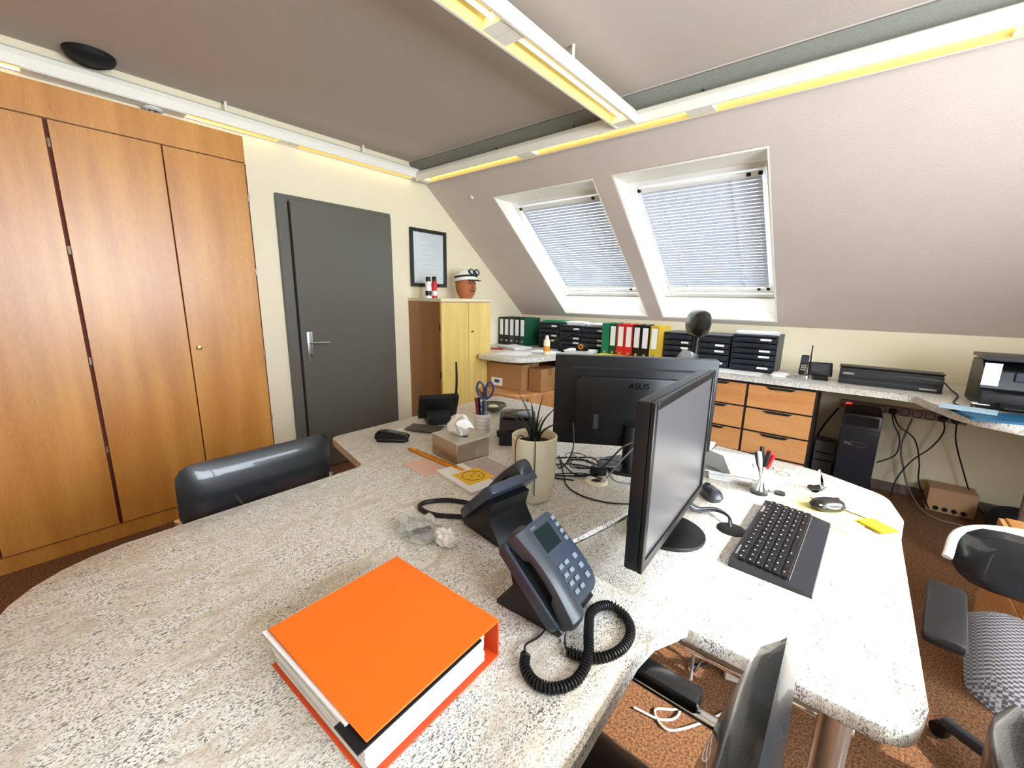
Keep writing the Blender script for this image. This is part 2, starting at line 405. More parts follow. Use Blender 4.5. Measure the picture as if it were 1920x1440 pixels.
# roof windows + blinds; local axes: x right, y down the slope, z outwards
D = .16
for i, (x0, x1) in enumerate(WIN):
    w = x1-x0-.024
    ytop = YS+(ZC+D/math.cos(SL)-zs(YT))/TAN
    ln = (YB-.014-ytop)/math.cos(SL)
    org = (x0+.012, ytop, zs(YT)-.012)
    W = thing('window_%d' % (i+1), '', '', org, rot=(-SL, 0, 0)); struct(W); del W['label'], W['category']
    bm = bmesh.new(); f = .045
    for a, b in (((0, 0, 0), (f, ln, .09)), ((w-f, 0, 0), (w, ln, .09)), ((f, 0, 0), (w-f, f, .09)), ((f, ln-f, 0), (w-f, ln, .09))): box(bm, a, b, .004, 1)
    fin('window_frame', bm, WHITE, W)
    bm = bmesh.new(); g = f+.006; s = .05
    for a, b in (((g, g, .015), (g+s, ln-g, .075)), ((w-g-s, g, .015), (w-g, ln-g, .075)), ((g+s, g, .015), (w-g-s, g+s, .075)), ((g+s, ln-g-s, .015), (w-g-s, ln-g, .075))): box(bm, a, b, .004, 1)
    fin('sash', bm, WHITE, W)
    B('pane', (g+s, g+s, .045), (w-g-s, ln-g-s, .051), PANE, W)
    V = thing('venetian_blind', ['venetian blind in the left roof window, nearer the grey door', 'venetian blind in the right, nearer roof window behind the black headrest'][i], 'blind', org, rot=(-SL, 0, 0), group='venetian blinds in the roof windows')
    bx0, bx1 = .075, w-.06
    by0, by1 = .055, ln-.16
    B('head_rail', (bx0, by0, -.022), (bx1, by0+.03, .004), WHITE, V, .003, 1)
    n = 34; me = None
    for k in range(n):
        y = by0+.045+(by1-by0-.07)*k/(n-1)
        if me is None:
            bm = bmesh.new(); sw = .0140
            prof = [(sw*(-1+2*q/4), .0022*(1-(-1+2*q/4)**2)) for q in range(5)]
            pts = [(a, b) for a, b in prof]+[(a, b-.0006) for a, b in reversed(prof)]
            prism(bm, pts, bx0+.004, bx1-.004, mtx=YZ2X)
            o = fin('slat', bm, SLAT, V, (0, y, -.012), (math.radians(-3), 0, 0)); me = o.data
        else:
            link('slat', me, None, V, (0, y, -.012), (math.radians(-3), 0, 0))
    B('bottom_rail', (bx0, by1-.012, -.02), (bx1, by1+.012, -.004), WHITE, V, .003, 1)
    for q in (.22, .78):
        xx = bx0+(bx1-bx0)*q
        B('ladder_cord', (xx-.0012, by0+.02, -.0265), (xx+.0012, by1, -.0245), CABLEW, V)
    for xx in (bx0+.008, bx1-.075, bx1-.008):
        for yy in (by0+.0, by1+.02):
            if yy > 1 and xx < .3: continue
            B('clip', (xx-.012, yy-.01, -.034), (xx+.012, yy+.014, -.0225), BLACKM, V, .002, 1)
    B('crank_rod', (bx1-.17, by0+.03, -.03), (bx1-.166, by1-.02, -.026), CABLEW, V)
# little round cap on the slope beside the left window
LA('x', [(0, 0), (.018, 0), (.016, .01), (0, .014)], WHITE)
o = bpy.data.objects['x']; o.name = 'wall_sensor'; yy = 2.86; o.location = (-2.86, yy, zs(yy)-.001); o.rotation_euler = (PI-SL, 0, 0)
tag(o, 'small round white disc on the sloping wall below the light bar', 'sensor')

# door
dr = struct(thing('door_1', '', '', (XW, 0, 0))); del dr['label'], dr['category']
DY0, DY1, DZ = 1.335, 2.27, 2.115
bm = bmesh.new(); f = .075
for a, b in (((0, DY0, 0), (.03, DY0+f, DZ)), ((0, DY1-.022, 0), (.03, DY1, DZ)), ((0, DY0+f, DZ-.045), (.03, DY1-.022, DZ))): box(bm, a, b, .003, 1)
fin('door_frame', bm, DOORF, dr)
B('seal', (.002, DY0+f, 0), (.008, DY0+f+.012, DZ-.045), BLACKM, dr)
leaf = B('door_leaf', (.006, DY0+f+.012, .008), (.045, DY1-.005, DZ-.03), DOORG, dr, .003, 1)
hy = DY0+f+.075
B('handle_plate', (.045, hy-.022, .90), (.053, hy+.022, 1.14), SILVER, leaf, .004)
T('lever', [(.05, hy, 1.055), (.085, hy, 1.055), (.095, hy+.012, 1.055), (.096, hy+.13, 1.05)], .0095, SILVER, leaf)
LA('keyhole', [(0, 0), (.008, 0), (.008, .003), (0, .003)], BLACKM, leaf, 12, (.053, hy, .955), (0, PI/2, 0))
struct(B('baseboard_door', (XW, DY1+.01, 0), (XW+.014, 2.44, .07), WHITE))
struct(B('baseboard_knee', (-.1, YK-.014, 0), (XR, YK, .07), mat('grey_skirting', (120, 104, 96), .6)))

# ================================================================== LIGHT BARS
def bar(name, label, p0, p1, axis, hang=(), z0=2.42):
    """p0,p1: (x0,y0)-(x1,y1) footprint; underside at 2.42, top 2.505"""
    z1 = z0+.087
    L_ = thing(name, label, 'light', ((p0[0]+p1[0])/2, (p0[1]+p1[1])/2, z0), group='white ceiling light bars')
    if axis == 'Y': w, ln = p1[0]-p0[0], p1[1]-p0[1]
    else: w, ln = p1[1]-p0[1], p1[0]-p0[0]
    h = z1-z0; a = w/2
    outer = [(-a, 0), (-a, h*.55), (-a*.8, h*.85), (-a*.45, h), (a*.45, h), (a*.8, h*.85), (a, h*.55), (a, 0)]
    inner = [(a-.012, 0), (a-.02, .035), (.02, .055), (-.02, .055), (-a+.02, .035), (-a+.012, 0)]
    R = (PI/2, 0, PI/2) if axis == 'X' else (PI/2, 0, 0)
    bm = bmesh.new(); prism(bm, outer+inner, -ln/2, ln/2)
    fin('housing', bm, WHITEM, L_, rot=R)
    refl = [(a-.0125, .001), (a-.0205, .0355), (.02, .0545), (-.02, .0545), (-a+.0205, .0355), (-a+.0125, .001), (-a+.0145, .001), (-a+.0225, .034), (-.02, .052), (.02, .052), (a-.0225, .034), (a-.0145, .001)]
    bm = bmesh.new(); prism(bm, refl, -ln/2+.04, ln/2-.04); fin('reflector', bm, GOLD, L_, rot=R)
    nt = max(1, round(ln/1.25)); tl = ln/nt
    for k in range(nt):
        c = -ln/2+tl*(k+.5); dz = .028
        path = [(0, c-tl/2+.06, dz), (0, c+tl/2-.06, dz)] if axis == 'Y' else [(c-tl/2+.06, 0, dz), (c+tl/2-.06, 0, dz)]
        T('fluorescent_tube', path, .008, TUBE, L_, 8, 0)
        for e in (-1, 1):
            q = c+e*(tl/2-.035); hl = .034
            if axis == 'Y': B('lamp_holder', (-a+.014, q-hl, .004), (a-.014, q+hl, .05), WHITEM, L_)
            else: B('lamp_holder', (q-hl, -a+.014, .004), (q+hl, a-.014, .05), WHITEM, L_)
    for hpos in hang:
        q = hpos-(L_.location.y if axis == 'Y' else L_.location.x)
        T('hanger', [(0, q, h-.005), (0, q, ZC-z0)] if axis == 'Y' else [(q, 0, h-.005), (q, 0, ZC-z0)], .008, WHITEM if axis == 'Y' else DGREY, L_, 8, 0)
    return L_
A_ = bar('light_bar', 'white light bar running above the wardrobe and grey door', (-3.297, -1.9), (-3.205, 2.565), 'Y', hang=(-.6, 1.08, 2.03), z0=2.447)
B_ = bar('light_bar', 'long white light bar running along the top of the sloping wall', (-3.2, 2.505), (1.55, 2.625), 'X', hang=(-2.3, -1.62, -.82, .5))
C_ = bar('light_bar', 'white light bar crossing the middle of the ceiling, meeting the long bar', (-1.29, -1.9), (-1.155, 2.50), 'Y', hang=(-.5, 1.9))
pl_ = B('cover_plate', (-.045, .02, -.006), (.045, .66, -.0005), WHITEM, A_, .002, 1, loc=(0, -A_.location.y+.2, 0))
s_ = LA('spot_ring', [(.0, 0), (.03, 0), (.045, -.006), (.048, -.014), (.034, -.022), (.028, -.012), (0, -.012)], WHITE, A_, 20, (.0, -A_.location.y+.71, -.006))
for k in range(3): LA('lamp_diode', [(0, 0), (.006, 0), (.004, -.008), (0, -.009)], mat('lens_dark', (90, 84, 70), .2), s_, 8, (.016*math.cos(k*2.1), .016*math.sin(k*2.1), -.012))
o = LA('ceiling_speaker', [(0, 0), (.10, 0), (.10, -.012), (.09, -.03), (.05, -.05), (0, -.055)], BLACKM, None, 28, (-3.19, .47, ZC))
tag(o, 'round black fitting on the ceiling behind the light bar over the wardrobe', 'ceiling fitting')

# ================================================================== WARDROBE
XF = -3.15
WB = thing('wardrobe', 'tall beech veneer built-in wardrobe with three visible doors, left of the grey door', 'wardrobe', (XF, 0, 0))
WY1 = 1.125
B('carcass', (XW-XF+.002, -1.95, .0), (-.022, WY1, 2.385), WDB, WB)
B('cornice', (-.021, -1.95, 2.232), (0, WY1-.004, 2.385), WD, WB)
B('plinth', (-.021, -1.95, 0), (-.012, WY1-.004, .085), WD, WB)
edges = [-1.945, -1.49, -1.05, -.62, -.185, .262, .703, 1.119]
for k, (a, b) in enumerate(zip(edges, edges[1:])):
    ga = .008 if k in (1, 3, 5) else .003; gb = .008 if k in (0, 2, 4) else .003
    d = B('door', (-.019, a+ga, .095), (.0, b-gb, 2.226), WD, WB, .0015, 1)
    if k % 2 == 0 and k == 6 or k in (2,):
        LA('knob', [(0, 0), (.008, 0), (.007, .012), (.014, .018), (.012, .026), (0, .028)], mat('brass', (190, 168, 100), .25, .9), d, 14, (0, a+.045, 1.085), (0, PI/2, 0))
    if k in (0, 2, 4):
        pass
    if k in (4, 6):      # hinge leaves at the gap
        yy = b if k == 4 else b
        for z in (.55, 1.05, 1.62, 2.12) if k == 4 else (.55, 1.02, 1.56, 2.02):
            LA('hinge', [(0, -.02), (.006, -.02), (.006, .02), (0, .02)], SILVER, d, 8, (.002, yy, z))
bm = bmesh.new()
for b in edges: box(bm, (-.0205, b-.01, .09), (-.0195, b+.01, 2.23))
fin('seam', bm, MAROON, WB)

# ================================================================== MAPLE CABINET AND WALL THINGS
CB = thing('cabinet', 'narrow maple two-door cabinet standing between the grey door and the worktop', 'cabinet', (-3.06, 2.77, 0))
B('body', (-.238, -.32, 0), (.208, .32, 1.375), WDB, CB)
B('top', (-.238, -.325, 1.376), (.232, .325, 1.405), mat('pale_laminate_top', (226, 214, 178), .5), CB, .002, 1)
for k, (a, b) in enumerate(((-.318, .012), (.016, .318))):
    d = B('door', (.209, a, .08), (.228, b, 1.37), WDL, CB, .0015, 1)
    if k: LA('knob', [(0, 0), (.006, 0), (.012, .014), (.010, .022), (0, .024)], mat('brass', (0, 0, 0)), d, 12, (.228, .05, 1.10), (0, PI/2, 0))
    for z in (.35, .72, 1.15):
        B('hinge', (.200, (a if k == 0 else b)-.006, z-.03), (.212, (a if k == 0 else b)+.006, z+.03), BLACKM, d)
B('plinth', (.208, -.318, 0), (.215, .318, .075), WDB, CB)
FR = thing('picture_frame', 'dark framed certificate hanging on the wall above the maple cabinet', 'picture', (XW, 2.70, 1.775))
bm = bmesh.new(); a, b, f = .218, .265, .032
for p, q in (((0, -a, -b), (.028, -a+f, b)), ((0, a-f, -b), (.028, a, b)), ((0, -a+f, -b), (.028, a-f, -b+f)), ((0, -a+f, b-f), (.028, a-f, b))): box(bm, p, q, .004, 1)
fin('frame', bm, mat('dark_green_frame', (40, 44, 38), .25), FR)
B('certificate', (.004, -a+f, -b+f), (.008, a-f, b-f), PAPER, FR)
B('pane', (.012, -a+f, -b+f), (.014, a-f, b-f), PANE, FR)
bm = bmesh.new()
for k in range(7): box(bm, (.0081, -.11+.02*(k % 3), .12-k*.045), (.0085, .11-.025*(k % 2), .126-k*.045))
fin('print_lines', bm, mat('print_grey', (224, 220, 206), .8), FR)
for k, (yy, c, cat_, lab, h, r) in enumerate(((2.475, WHITE, 'spray can', 'white and black spray can on the maple cabinet, beside the red one', .185, .027), (2.545, RED, 'spray can', 'red spray can with a dark cap standing on the maple cabinet', .19, .024))):
    t_ = thing('spray_can', lab, cat_, (-3.03, yy, 1.405), group='spray cans on the cabinet')
    LA('can', [(0, 0), (r, 0), (r, h*.72), (r*.8, h*.8), (0, h*.8)], [WHITE, RED][k], t_, 18)
    LA('cap', [(0, 0), (r*.82, 0), (r*.82, h*.2), (r*.7, h*.22), (0, h*.22)], BLACK, t_, 18, (0, 0, h*.79))
    LA('band', [(r+.0006, 0), (r+.0012, .0), (r+.0012, h*.22), (r+.0006, h*.22)], [BLACK, WHITE][k], t_, 18, (0, 0, h*.12))
# clay head planter wearing a white cap with goggles
PH = thing('clay_head', 'terracotta clay head wearing a white cap and goggles, on the maple cabinet', 'figurine', (-3.0, 2.915, 1.405))
bm = bmesh.new(); lathe(bm, [(0, 0), (.06, 0), (.088, .04), (.105, .10), (.10, .155), (.075, .20), (0, .22)], 20)
for v in bm.verts:
    v.co.x *= .9; v.co += Vector((random.uniform(-.004, .004), random.uniform(-.004, .004), 0))
fin('head', bm, TERRA, PH, smooth=True)
T('nose', [(.09, 0, .14), (.108, 0, .115), (.10, 0, .10)], .014, TERRA, PH)
for s in (-1, 1):
    bm = bmesh.new(); lathe(bm, [(0, -.012), (.012, 0), (0, .012)], 8); fin('eye', bm, mat('clay_dark', (110, 60, 36), .8), PH, (.085, s*.035, .145), smooth=True)
T('mouth', [(.092, -.03, .075), (.098, 0, .07), (.092, .03, .075)], .006, mat('clay_dark', (0, 0, 0)), PH)
bm = bmesh.new(); lathe(bm, [(.108, 0), (.112, .01), (.105, .05), (.08, .09), (.04, .11), (0, .115)], 20)
cap = fin('cap', bm, WHITE, PH, (-.005, 0, .165), (0, math.radians(-8), 0), True)
PR('cap_brim', roundpoly([(0, -.08, .02), (.07, -.055, .04), (.07, .055, .04), (0, .08, .02)]), 0, .006, BLACK, PH, loc=(.085, .01, .175), rot=(0, math.radians(10), 0))
T('goggle_strap', [(.1*math.cos(a), .112*math.sin(a), .205+.012*math.cos(a)) for a in [i*PI/8 for i in range(17)]], .009, BLACK, PH, 8, 2)
for s in (-1, 1):
    gl = LA('goggle_ring', [(.022, 0), (.031, 0), (.031, .018), (.022, .018), (.022, 0)], BLACK, PH, 18, (.072, s*.036+.03, .245), (0, math.radians(65), 0))
    LA('lens', [(0, .010), (.0225, .010), (.0225, .012), (0, .013)], mat('pale_lens', (200, 206, 206), .1), gl, 16)

# ================================================================== CENTRAL DESKS
def desk_top(name, label, poly, z1, th, legs, group):
    t_ = thing(name, label, 'desk', (0, 0, 0), group=group)
    PR('top', poly, z1-th, z1, GR, t_, .004)
    for (x, y) in legs:
        T('leg', [(x, y, .03), (x, y, z1-th)], .03, SILVER, t_, 14, 0)
        LA('foot', [(0, 0), (.045, 0), (.045, .012), (.03, .03), (0, .03)], BLACK, t_, 14, (x, y, 0))
    return t_
ZA, ZB = .74, .725
polyA = roundpoly([(-1.47, -.12, .24), (-.225, -.12, .05), (-.24, .70, .0), (-.235, .765, .0), (-.205, .825, .0), (-.19, .842), (-.55, .852), (-.558, .918), (-.52, 1.08), (-.483, 1.245), (-.468, 1.6), (-.462, 2.15), (-1.9, 2.15, .03), (-1.9, .932, .03), (-1.476, .846, .02)])
desk_top('desk', 'large grey speckled granite-look desk top carrying the orange binder', polyA, ZA, .036, [(-1.25, .1), (-.42, .06), (-1.75, 1.1), (-1.75, 1.98), (-.62, 1.98)], 'central desks')
polyB = roundpoly([(-.545, .856), (.165, .842, .06), (.19, .93, .03), (.19, 1.62, .0), (.205, 1.78, .08), (.17, 1.98, .1), (-.05, 2.1, .3), (-.455, 2.15), (-.461, 1.6), (-.476, 1.246), (-.513, 1.08), (-.551, .918)])
DB = desk_top('desk', 'sunlit grey speckled desk extension under the keyboard and screen', polyB, ZB, .036, [(.08, 1.0), (.06, 1.9)], 'central desks')
T('foot_rail', [(-.5, 1.42, .18), (.16, 1.42, .18)], .016, CHROME, DB, 10, 0)
T('foot_rail', [(-.5, 1.50, .18), (.16, 1.50, .18)], .016, CHROME, DB, 10, 0)
T('rail_post', [(.08, 1.42, .18), (.08, 1.0, .18)], .014, CHROME, DB, 10, 0)
T('rail_post', [(.06, 1.50, .18), (.06, 1.9, .18)], .014, CHROME, DB, 10, 0)

# ================================================================== WINDOW-SIDE WORKTOP
ZT = .88
WT = thing('worktop', 'long granite-look worktop under the sloping wall with rounded ends', 'worktop', (0, 0, 0))
polyT = roundpoly([(-3.295, 3.1), (-2.80, 3.1), (-2.80, 2.86, .04), (-2.30, 2.86, .22), (-2.14, 3.45, .15), (.22, 3.45, .0), (.33, 3.42, .0), (.385, 3.22, .0), (.445, 3.05, .0), (.515, 2.96, .0), (.655, 2.885, .0), (.85, 2.87, .0), (1.5, 2.87, .05), (1.5, 4.188), (-3.295, 4.188)])
PR('top', polyT, ZT-.04, ZT, GR, WT, .004)
for (x, y) in ((.75, 3.0), (1.4, 3.0), (1.4, 4.05)):
    T('leg', [(x, y, 0), (x, y, ZT-.04)], .025, SILVER, WT, 12, 0)
# low rounded cabinet under the left end
LC = thing('corner_cabinet', 'low rounded beech corner cabinet below the left worktop end', 'cabinet', (0, 0, 0))
pc = roundpoly([(-3.28, 3.11), (-2.79, 3.11), (-2.79, 2.88, .03), (-2.31, 2.88, .22), (-2.15, 3.44, .15), (-2.15, 4.1), (-3.28, 4.1)])
PR('top', pc, .515, .54, WDX, LC, .003)
ps = [(p[0], p[1]) for p in roundpoly([(-3.27, 3.13), (-2.77, 3.13), (-2.77, 2.91, .03), (-2.33, 2.91, .21), (-2.18, 3.44, .15), (-2.18, 4.08), (-3.27, 4.08)])]
PR('body', ps, 0, .513, WDX, LC)
B('back_panel', (-3.27, 4.09, .542), (-2.16, 4.105, .838), WDB, LC)
B('partition', (-2.165, 3.5, .542), (-2.145, 4.08, .838), WDB, LC)
o = B('door_seam', (-2.28, 3.00, .02), (-2.276, 3.012, .50), BLACKM, LC)
def carton(label, loc, s, rz=0):
    t_ = thing('cardboard_box', label, 'box', loc, rz, group='cartons on the corner cabinet')
    B('carton', (-s[0]/2, -s[1]/2, 0), (s[0]/2, s[1]/2, s[2]), CARD, t_, .003, 1)
    B('tape', (-s[0]/2-.0005, -.025, s[2]*.72), (s[0]/2+.0005, .025, s[2]+.0006), mat('brown_tape', (150, 104, 62), .3), t_)
    return t_
c1 = carton('brown carton with a white label on the low corner cabinet', (-2.62, 3.2, .541), (.42, .3, .25), .06)
B('shipping_label', (-.16, -.1515, .02), (-.02, -.1508, .10), PAPER, c1); B('label_print', (-.12, -.1523, .05), (-.06, -.1516, .08), BLUE, c1)
carton('smaller crumpled carton in the shadow on the low corner cabinet', (-2.30, 3.28, .541), (.16, .26, .22), -.1)
# drawer units
def drawers(label, x0, x1):
    t_ = thing('drawer_unit', label, 'drawers', (x0, 3.49, 0), group='drawer units under the worktop')
    w = x1-x0
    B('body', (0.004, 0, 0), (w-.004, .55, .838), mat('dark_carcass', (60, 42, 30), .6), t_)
    zt = .822
    for k in range(4):
        h = .17; z1 = zt-k*.178
        d = B('drawer', (.006, -.02, z1-h), (w-.006, -.0005, z1-.004), WDX, t_, .0015, 1)
        poly = [(w*.28, z1-.006), (w*.72, z1-.006), (w*.66, z1-.022), (w*.34, z1-.022)]
        PR('grip', poly, .0205, .0285, BLACKM, d, mtx=XZ2Y)
        B('gap', (.006, -.0195, z1-.0035), (w-.006, -.001, z1+.0075), BLACKM, t_)
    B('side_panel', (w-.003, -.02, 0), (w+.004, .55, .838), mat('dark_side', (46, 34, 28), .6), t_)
drawers('beech drawer unit nearest the open knee space, beside the black computer', -.573, -.153)
drawers('beech drawer unit half hidden behind the screens, left of the nearest unit', -.997, -.577)

# ---- things on the worktop
def binder(label, x, y, m, w=.075, h=.318, d=.285, tilt=0, group='ring binders on the worktop', spine=PAPER):
    t_ = thing('ring_binder', label, 'binder', (x, y, ZT), group=group, rot=(0, tilt, 0))
    bm = bmesh.new()
    box(bm, (-w/2, 0, 0), (-w/2+.003, d, h)); box(bm, (w/2-.003, 0, 0), (w/2, d, h)); box(bm, (-w/2+.003, 0, 0), (w/2-.003, .003, h))
    fin('cover', bm, m, t_)
    B('pages', (-w/2+.006, .015, .008), (w/2-.008, d-.02, h-.012), PAPERS, t_)
    B('spine_label', (-w*.33, -.0008, h*.36), (w*.33, -.0001, h*.93), spine, t_)
    LA('finger_hole', [(0, 0), (.012, 0), (.012, .0015), (0, .0015)], SILVER, t_, 12, (0, 0, h*.16), (PI/2, 0, 0))
    return t_
for k in range(5):
    binder('%s of the five black binders beside the maple cabinet' % ['leftmost', 'second', 'middle', 'fourth', 'rightmost'][k], -3.235+k*.078, 3.72, [BLACK, BLACK, DGREY, BLACK, DKGREEN][k])
cols = [(GREEN, 'dark green binder standing left of the red binders'), (DKGREEN, 'black-green binder with a cream label touching the first red binder'), (RED, 'left one of the two red binders on the worktop'), (RED, 'right one of the two red binders on the worktop'), (BLACK, 'black binder just right of the red binders'), (BLACK, 'second black binder, next to the yellow binder'), (AMBER, 'yellow binder at the right end of the coloured binders')]
for k, (c, l) in enumerate(cols):
    binder(l, -1.84+k*.078+(.0 if k < 6 else .004), 3.62, mat('olive_yellow', (206, 168, 48), .5) if k == 6 else c, spine=PAPER if k else GREEN)
def trays(label, x, y, w, h, n, m=TRAYB):
    t_ = thing('drawer_box', label, 'desk organizer', (x, y, ZT+.001), group='black letter drawer boxes on the worktop')
    bm = bmesh.new()
    box(bm, (-w/2, 0, 0), (-w/2+.008, .33, h)); box(bm, (w/2-.008, 0, 0), (w/2, .33, h)); box(bm, (-w/2+.008, 0, h-.012), (w/2-.008, .33, h)); box(bm, (-w/2+.008, .32, 0), (w/2-.008, .33, h-.012)); box(bm, (-w/2+.008, 0, 0), (w/2-.008, .32, .008))
    fin('housing', bm, m, t_)
    hh = (h-.022)/n
    for k in range(n):
        z = .01+k*hh
        d = B('drawer', (-w/2+.01, -.006, z), (w/2-.01, .31, z+hh-.008), m, t_, .002, 1)
        B('pull', (-w*.3, -.014, z+.006), (w*.3, -.006, z+.012), BLACK, d)
        if (k+int(x*10)) % 3 != 1: B('index_label', (w*.12, -.0075, z+hh*.38), (w*.36, -.0062, z+hh*.72), PAPER, d)
    return t_
trays('tall black letter drawer box at the right end of the row', -.605, 3.70, .31, .285, 6)
trays('black letter drawer box behind the chair headrest', -.925, 3.72, .29, .265, 5)
trays('black letter drawer box next to the yellow binder', -1.20, 3.74, .25, .265, 5)
trays('black letter drawer box just left of the green binder', -2.03, 3.76, .29, .265, 5)
trays('black letter drawer box in the middle of the left group', -2.32, 3.78, .28, .265, 5)
trays('black letter drawer box right of the five black binders', -2.61, 3.80, .28, .28, 5)
def sheets(name, label, loc, w, d, n, rz, m=PAPER, cat='paper', group=None, dz=.0014):
    t_ = thing(name, label, cat, loc, rz, group)
    for k in range(n):
        dx, dy, a = random.uniform(-.008, .008), random.uniform(-.008, .008), random.uniform(-.08, .08)
        B('sheet', (-w/2, -d/2, 0), (w/2, d/2, dz), m, t_, loc=(dx*k**.5, dy*k**.5, k*(dz+.0004)), rot=(0, 0, a if k else 0))
    return t_
sheets('paper_stack', 'loose papers lying on top of the left drawer boxes', (-2.32, 3.93, ZT+.268), .2, .2, 5, .2, dz=.006)
sheets('paper_stack', 'papers lying on top of the drawer box beside the green binder', (-2.03, 3.93, ZT+.268), .26, .21, 4, -.1, dz=.006)
sheets('paper_stack', 'papers lying on top of the rightmost drawer box', (-.61, 3.87, ZT+.288), .29, .21, 4, .1, dz=.004)
o = sheets('folder', 'green folder lying on the leftmost drawer box', (-2.62, 3.95, ZT+.283), .24, .2, 2, .2, GREEN, 'folder', dz=.008)
sheets('folder', 'bright yellow folder lying in front of the coloured binders', (-1.68, 3.535, ZT+.024), .34, .15, 3, -.05, YELLOW, 'folder', dz=.004)
sheets('paper_stack', 'stack of white papers left of the yellow folder', (-2.07, 3.56, ZT+.001), .28, .2, 8, .2, dz=.006)
sheets('paper_stack', 'thick paper pad carrying the yellow folder', (-1.67, 3.53, ZT+.001), .30, .14, 4, 0, dz=.005)
sheets('folder', 'green folder lying in front of the black binders', (-1.34, 3.545, ZT+.001), .24, .14, 4, .05, GREEN, 'folder', dz=.005)
sheets('folder', 'yellow folder lying beside the green folder behind the black screen', (-1.07, 3.56, ZT+.001), .24, .16, 3, -.05, YELLOW, 'folder', dz=.004)
sheets('paper_stack', 'white papers lying on the rounded left end of the worktop', (-2.55, 3.12, ZT+.001), .30, .22, 5, .5, dz=.002)
sheets('paper_stack', 'papers lying in front of the five black binders', (-2.86, 3.52, ZT+.001), .32, .22, 6, -.3, dz=.003)
sheets('paper_stack', 'loose sheets lying in the middle of the rounded worktop end', (-2.42, 3.46, ZT+.001), .28, .2, 4, .1, dz=.002)
sheets('paper_stack', 'white sheets in front of the rightmost drawer box', (-.66, 3.57, ZT+.001), .30, .2, 3, 0, dz=.001)
sheets('note_block', 'small white note block right of the drawer boxes', (-.40, 3.62, ZT+.001), .09, .09, 6, .1, cat='notes', dz=.004)
o = T('marker_pen', [(-2.98, 3.26, ZT+.009), (-2.85, 3.30, ZT+.009)], .008, RED, None, 8, 0); tag(o, 'red marker pen beside the maple cabinet', 'pen')
ml = thing('glue_bottle', 'cream and yellow bottle standing on the rounded worktop end', 'bottle', (-2.33, 3.36, ZT+.001))
LA('bottle', [(0, 0), (.03, 0), (.032, .01), (.032, .13), (.02, .15), (0, .15)], CREAMP, ml, 16); LA('cap', [(0, 0), (.02, 0), (.014, .035), (0, .036)], CREAMP, ml, 12, (0, 0, .15)); LA('label_band', [(.0322, 0), (.0328, 0), (.0328, .05), (.0322, .05)], AMBER, ml, 16, (0, 0, .03))
dp = thing('desk_tape_dispenser', 'black and yellow tape dispenser behind the black screen', 'tape dispenser', (-2.0, 3.42 + .06, ZT+.05), .3)
PR('body', roundpoly([(-.06, 0, .01), (.06, 0, .01), (.05, .03, .01), (.0, .055, .02), (-.06, .04, .01)]), -.022, .022, BLACK, dp, mtx=XZ2Y); LA('roll', [(.012, -.01), (.024, -.01), (.024, .01), (.012, .01)], AMBER, dp, 14, (-.01, -.024, .04), (PI/2, 0, 0))
dp.location.z = ZT+.056
lamp = thing('desk_lamp', 'black jointed desk lamp head in front of the left drawer boxes', 'lamp', (-2.33, 3.66, ZT+.001))
LA('base', [(0, 0), (.06, 0), (.06, .015), (.02, .025), (0, .025)], BLACK, lamp, 18)
T('arm', [(0, 0, .02), (-.04, -.01, .09), (-.02, -.02, .14)], .007, BLACK, lamp)
T('lamp_head', [(-.10, -.03, .075), (-.02, -.02, .14), (.10, 0, .19)], lambda t: .026-.010*t, BLACK, lamp, 12)

# telephone charging stand with antenna (same kind on both desks)
def base_phone(label, loc, rz, m=BLACK, face=DGREY, s=1.0):
    t_ = thing('cordless_phone_station', label, 'telephone', loc, rz, group='cordless stations with antennas')
    bm = bmesh.new(); prism(bm, [(-.07*s, 0), (.075*s, 0), (.08*s, .015*s), (.0, .04*s), (-.03*s, .07*s), (-.07*s, .03*s)], -.05*s, .05*s, mtx=XZ2Y); fin('foot', bm, m, t_)
    pnl = B('panel', (-.012*s, -.085*s, 0), (.012*s, .085*s, .125*s), m, t_, .006, 2, loc=(-.005*s, 0, .025*s), rot=(0, math.radians(-32), 0))
    B('display', (.0121*s, -.065*s, .03*s), (.0135*s, .065*s, .11*s), face, pnl)
    T('antenna', [(-.075*s, -.07*s, .11*s), (-.085*s, -.072*s, .20*s), (-.08*s, -.072*s, .275*s)], lambda t: .006*s-.002*s*t, m, t_, 8)
    return t_
base_phone('black phone station with upright antenna at the left far desk edge', (-1.74, 1.46, ZA), math.radians(150), s=1.25)
bp = base_phone('black phone station with antenna standing left of the laminator', (-.165, 3.70, ZT+.001), math.radians(-80), s=.85)
hs = thing('cordless_handset', 'silver and black cordless handset in its cradle left of the laminator', 'telephone', (-.265, 3.60, ZT+.001), math.radians(-90))
PR('cradle', roundpoly([(-.05, -.045, .012), (.06, -.045, .015), (.06, .045, .015), (-.05, .045, .012)]), 0, .035, SILVER, hs, .005)
h_ = B('handset', (-.012, -.024, 0), (.012, .024, .15), BLACK, hs, .008, 2, loc=(-.02, 0, .028), rot=(0, math.radians(-25), 0))
B('screen', (.0121, -.017, .09), (.0128, .017, .135), BLUEG, h_)
for r_ in range(3):
    for c_ in range(3): B('key', (.0121, -.016+c_*.0115, .03+r_*.016), (.0135, -.007+c_*.0115, .04+r_*.016), SILVER, h_)
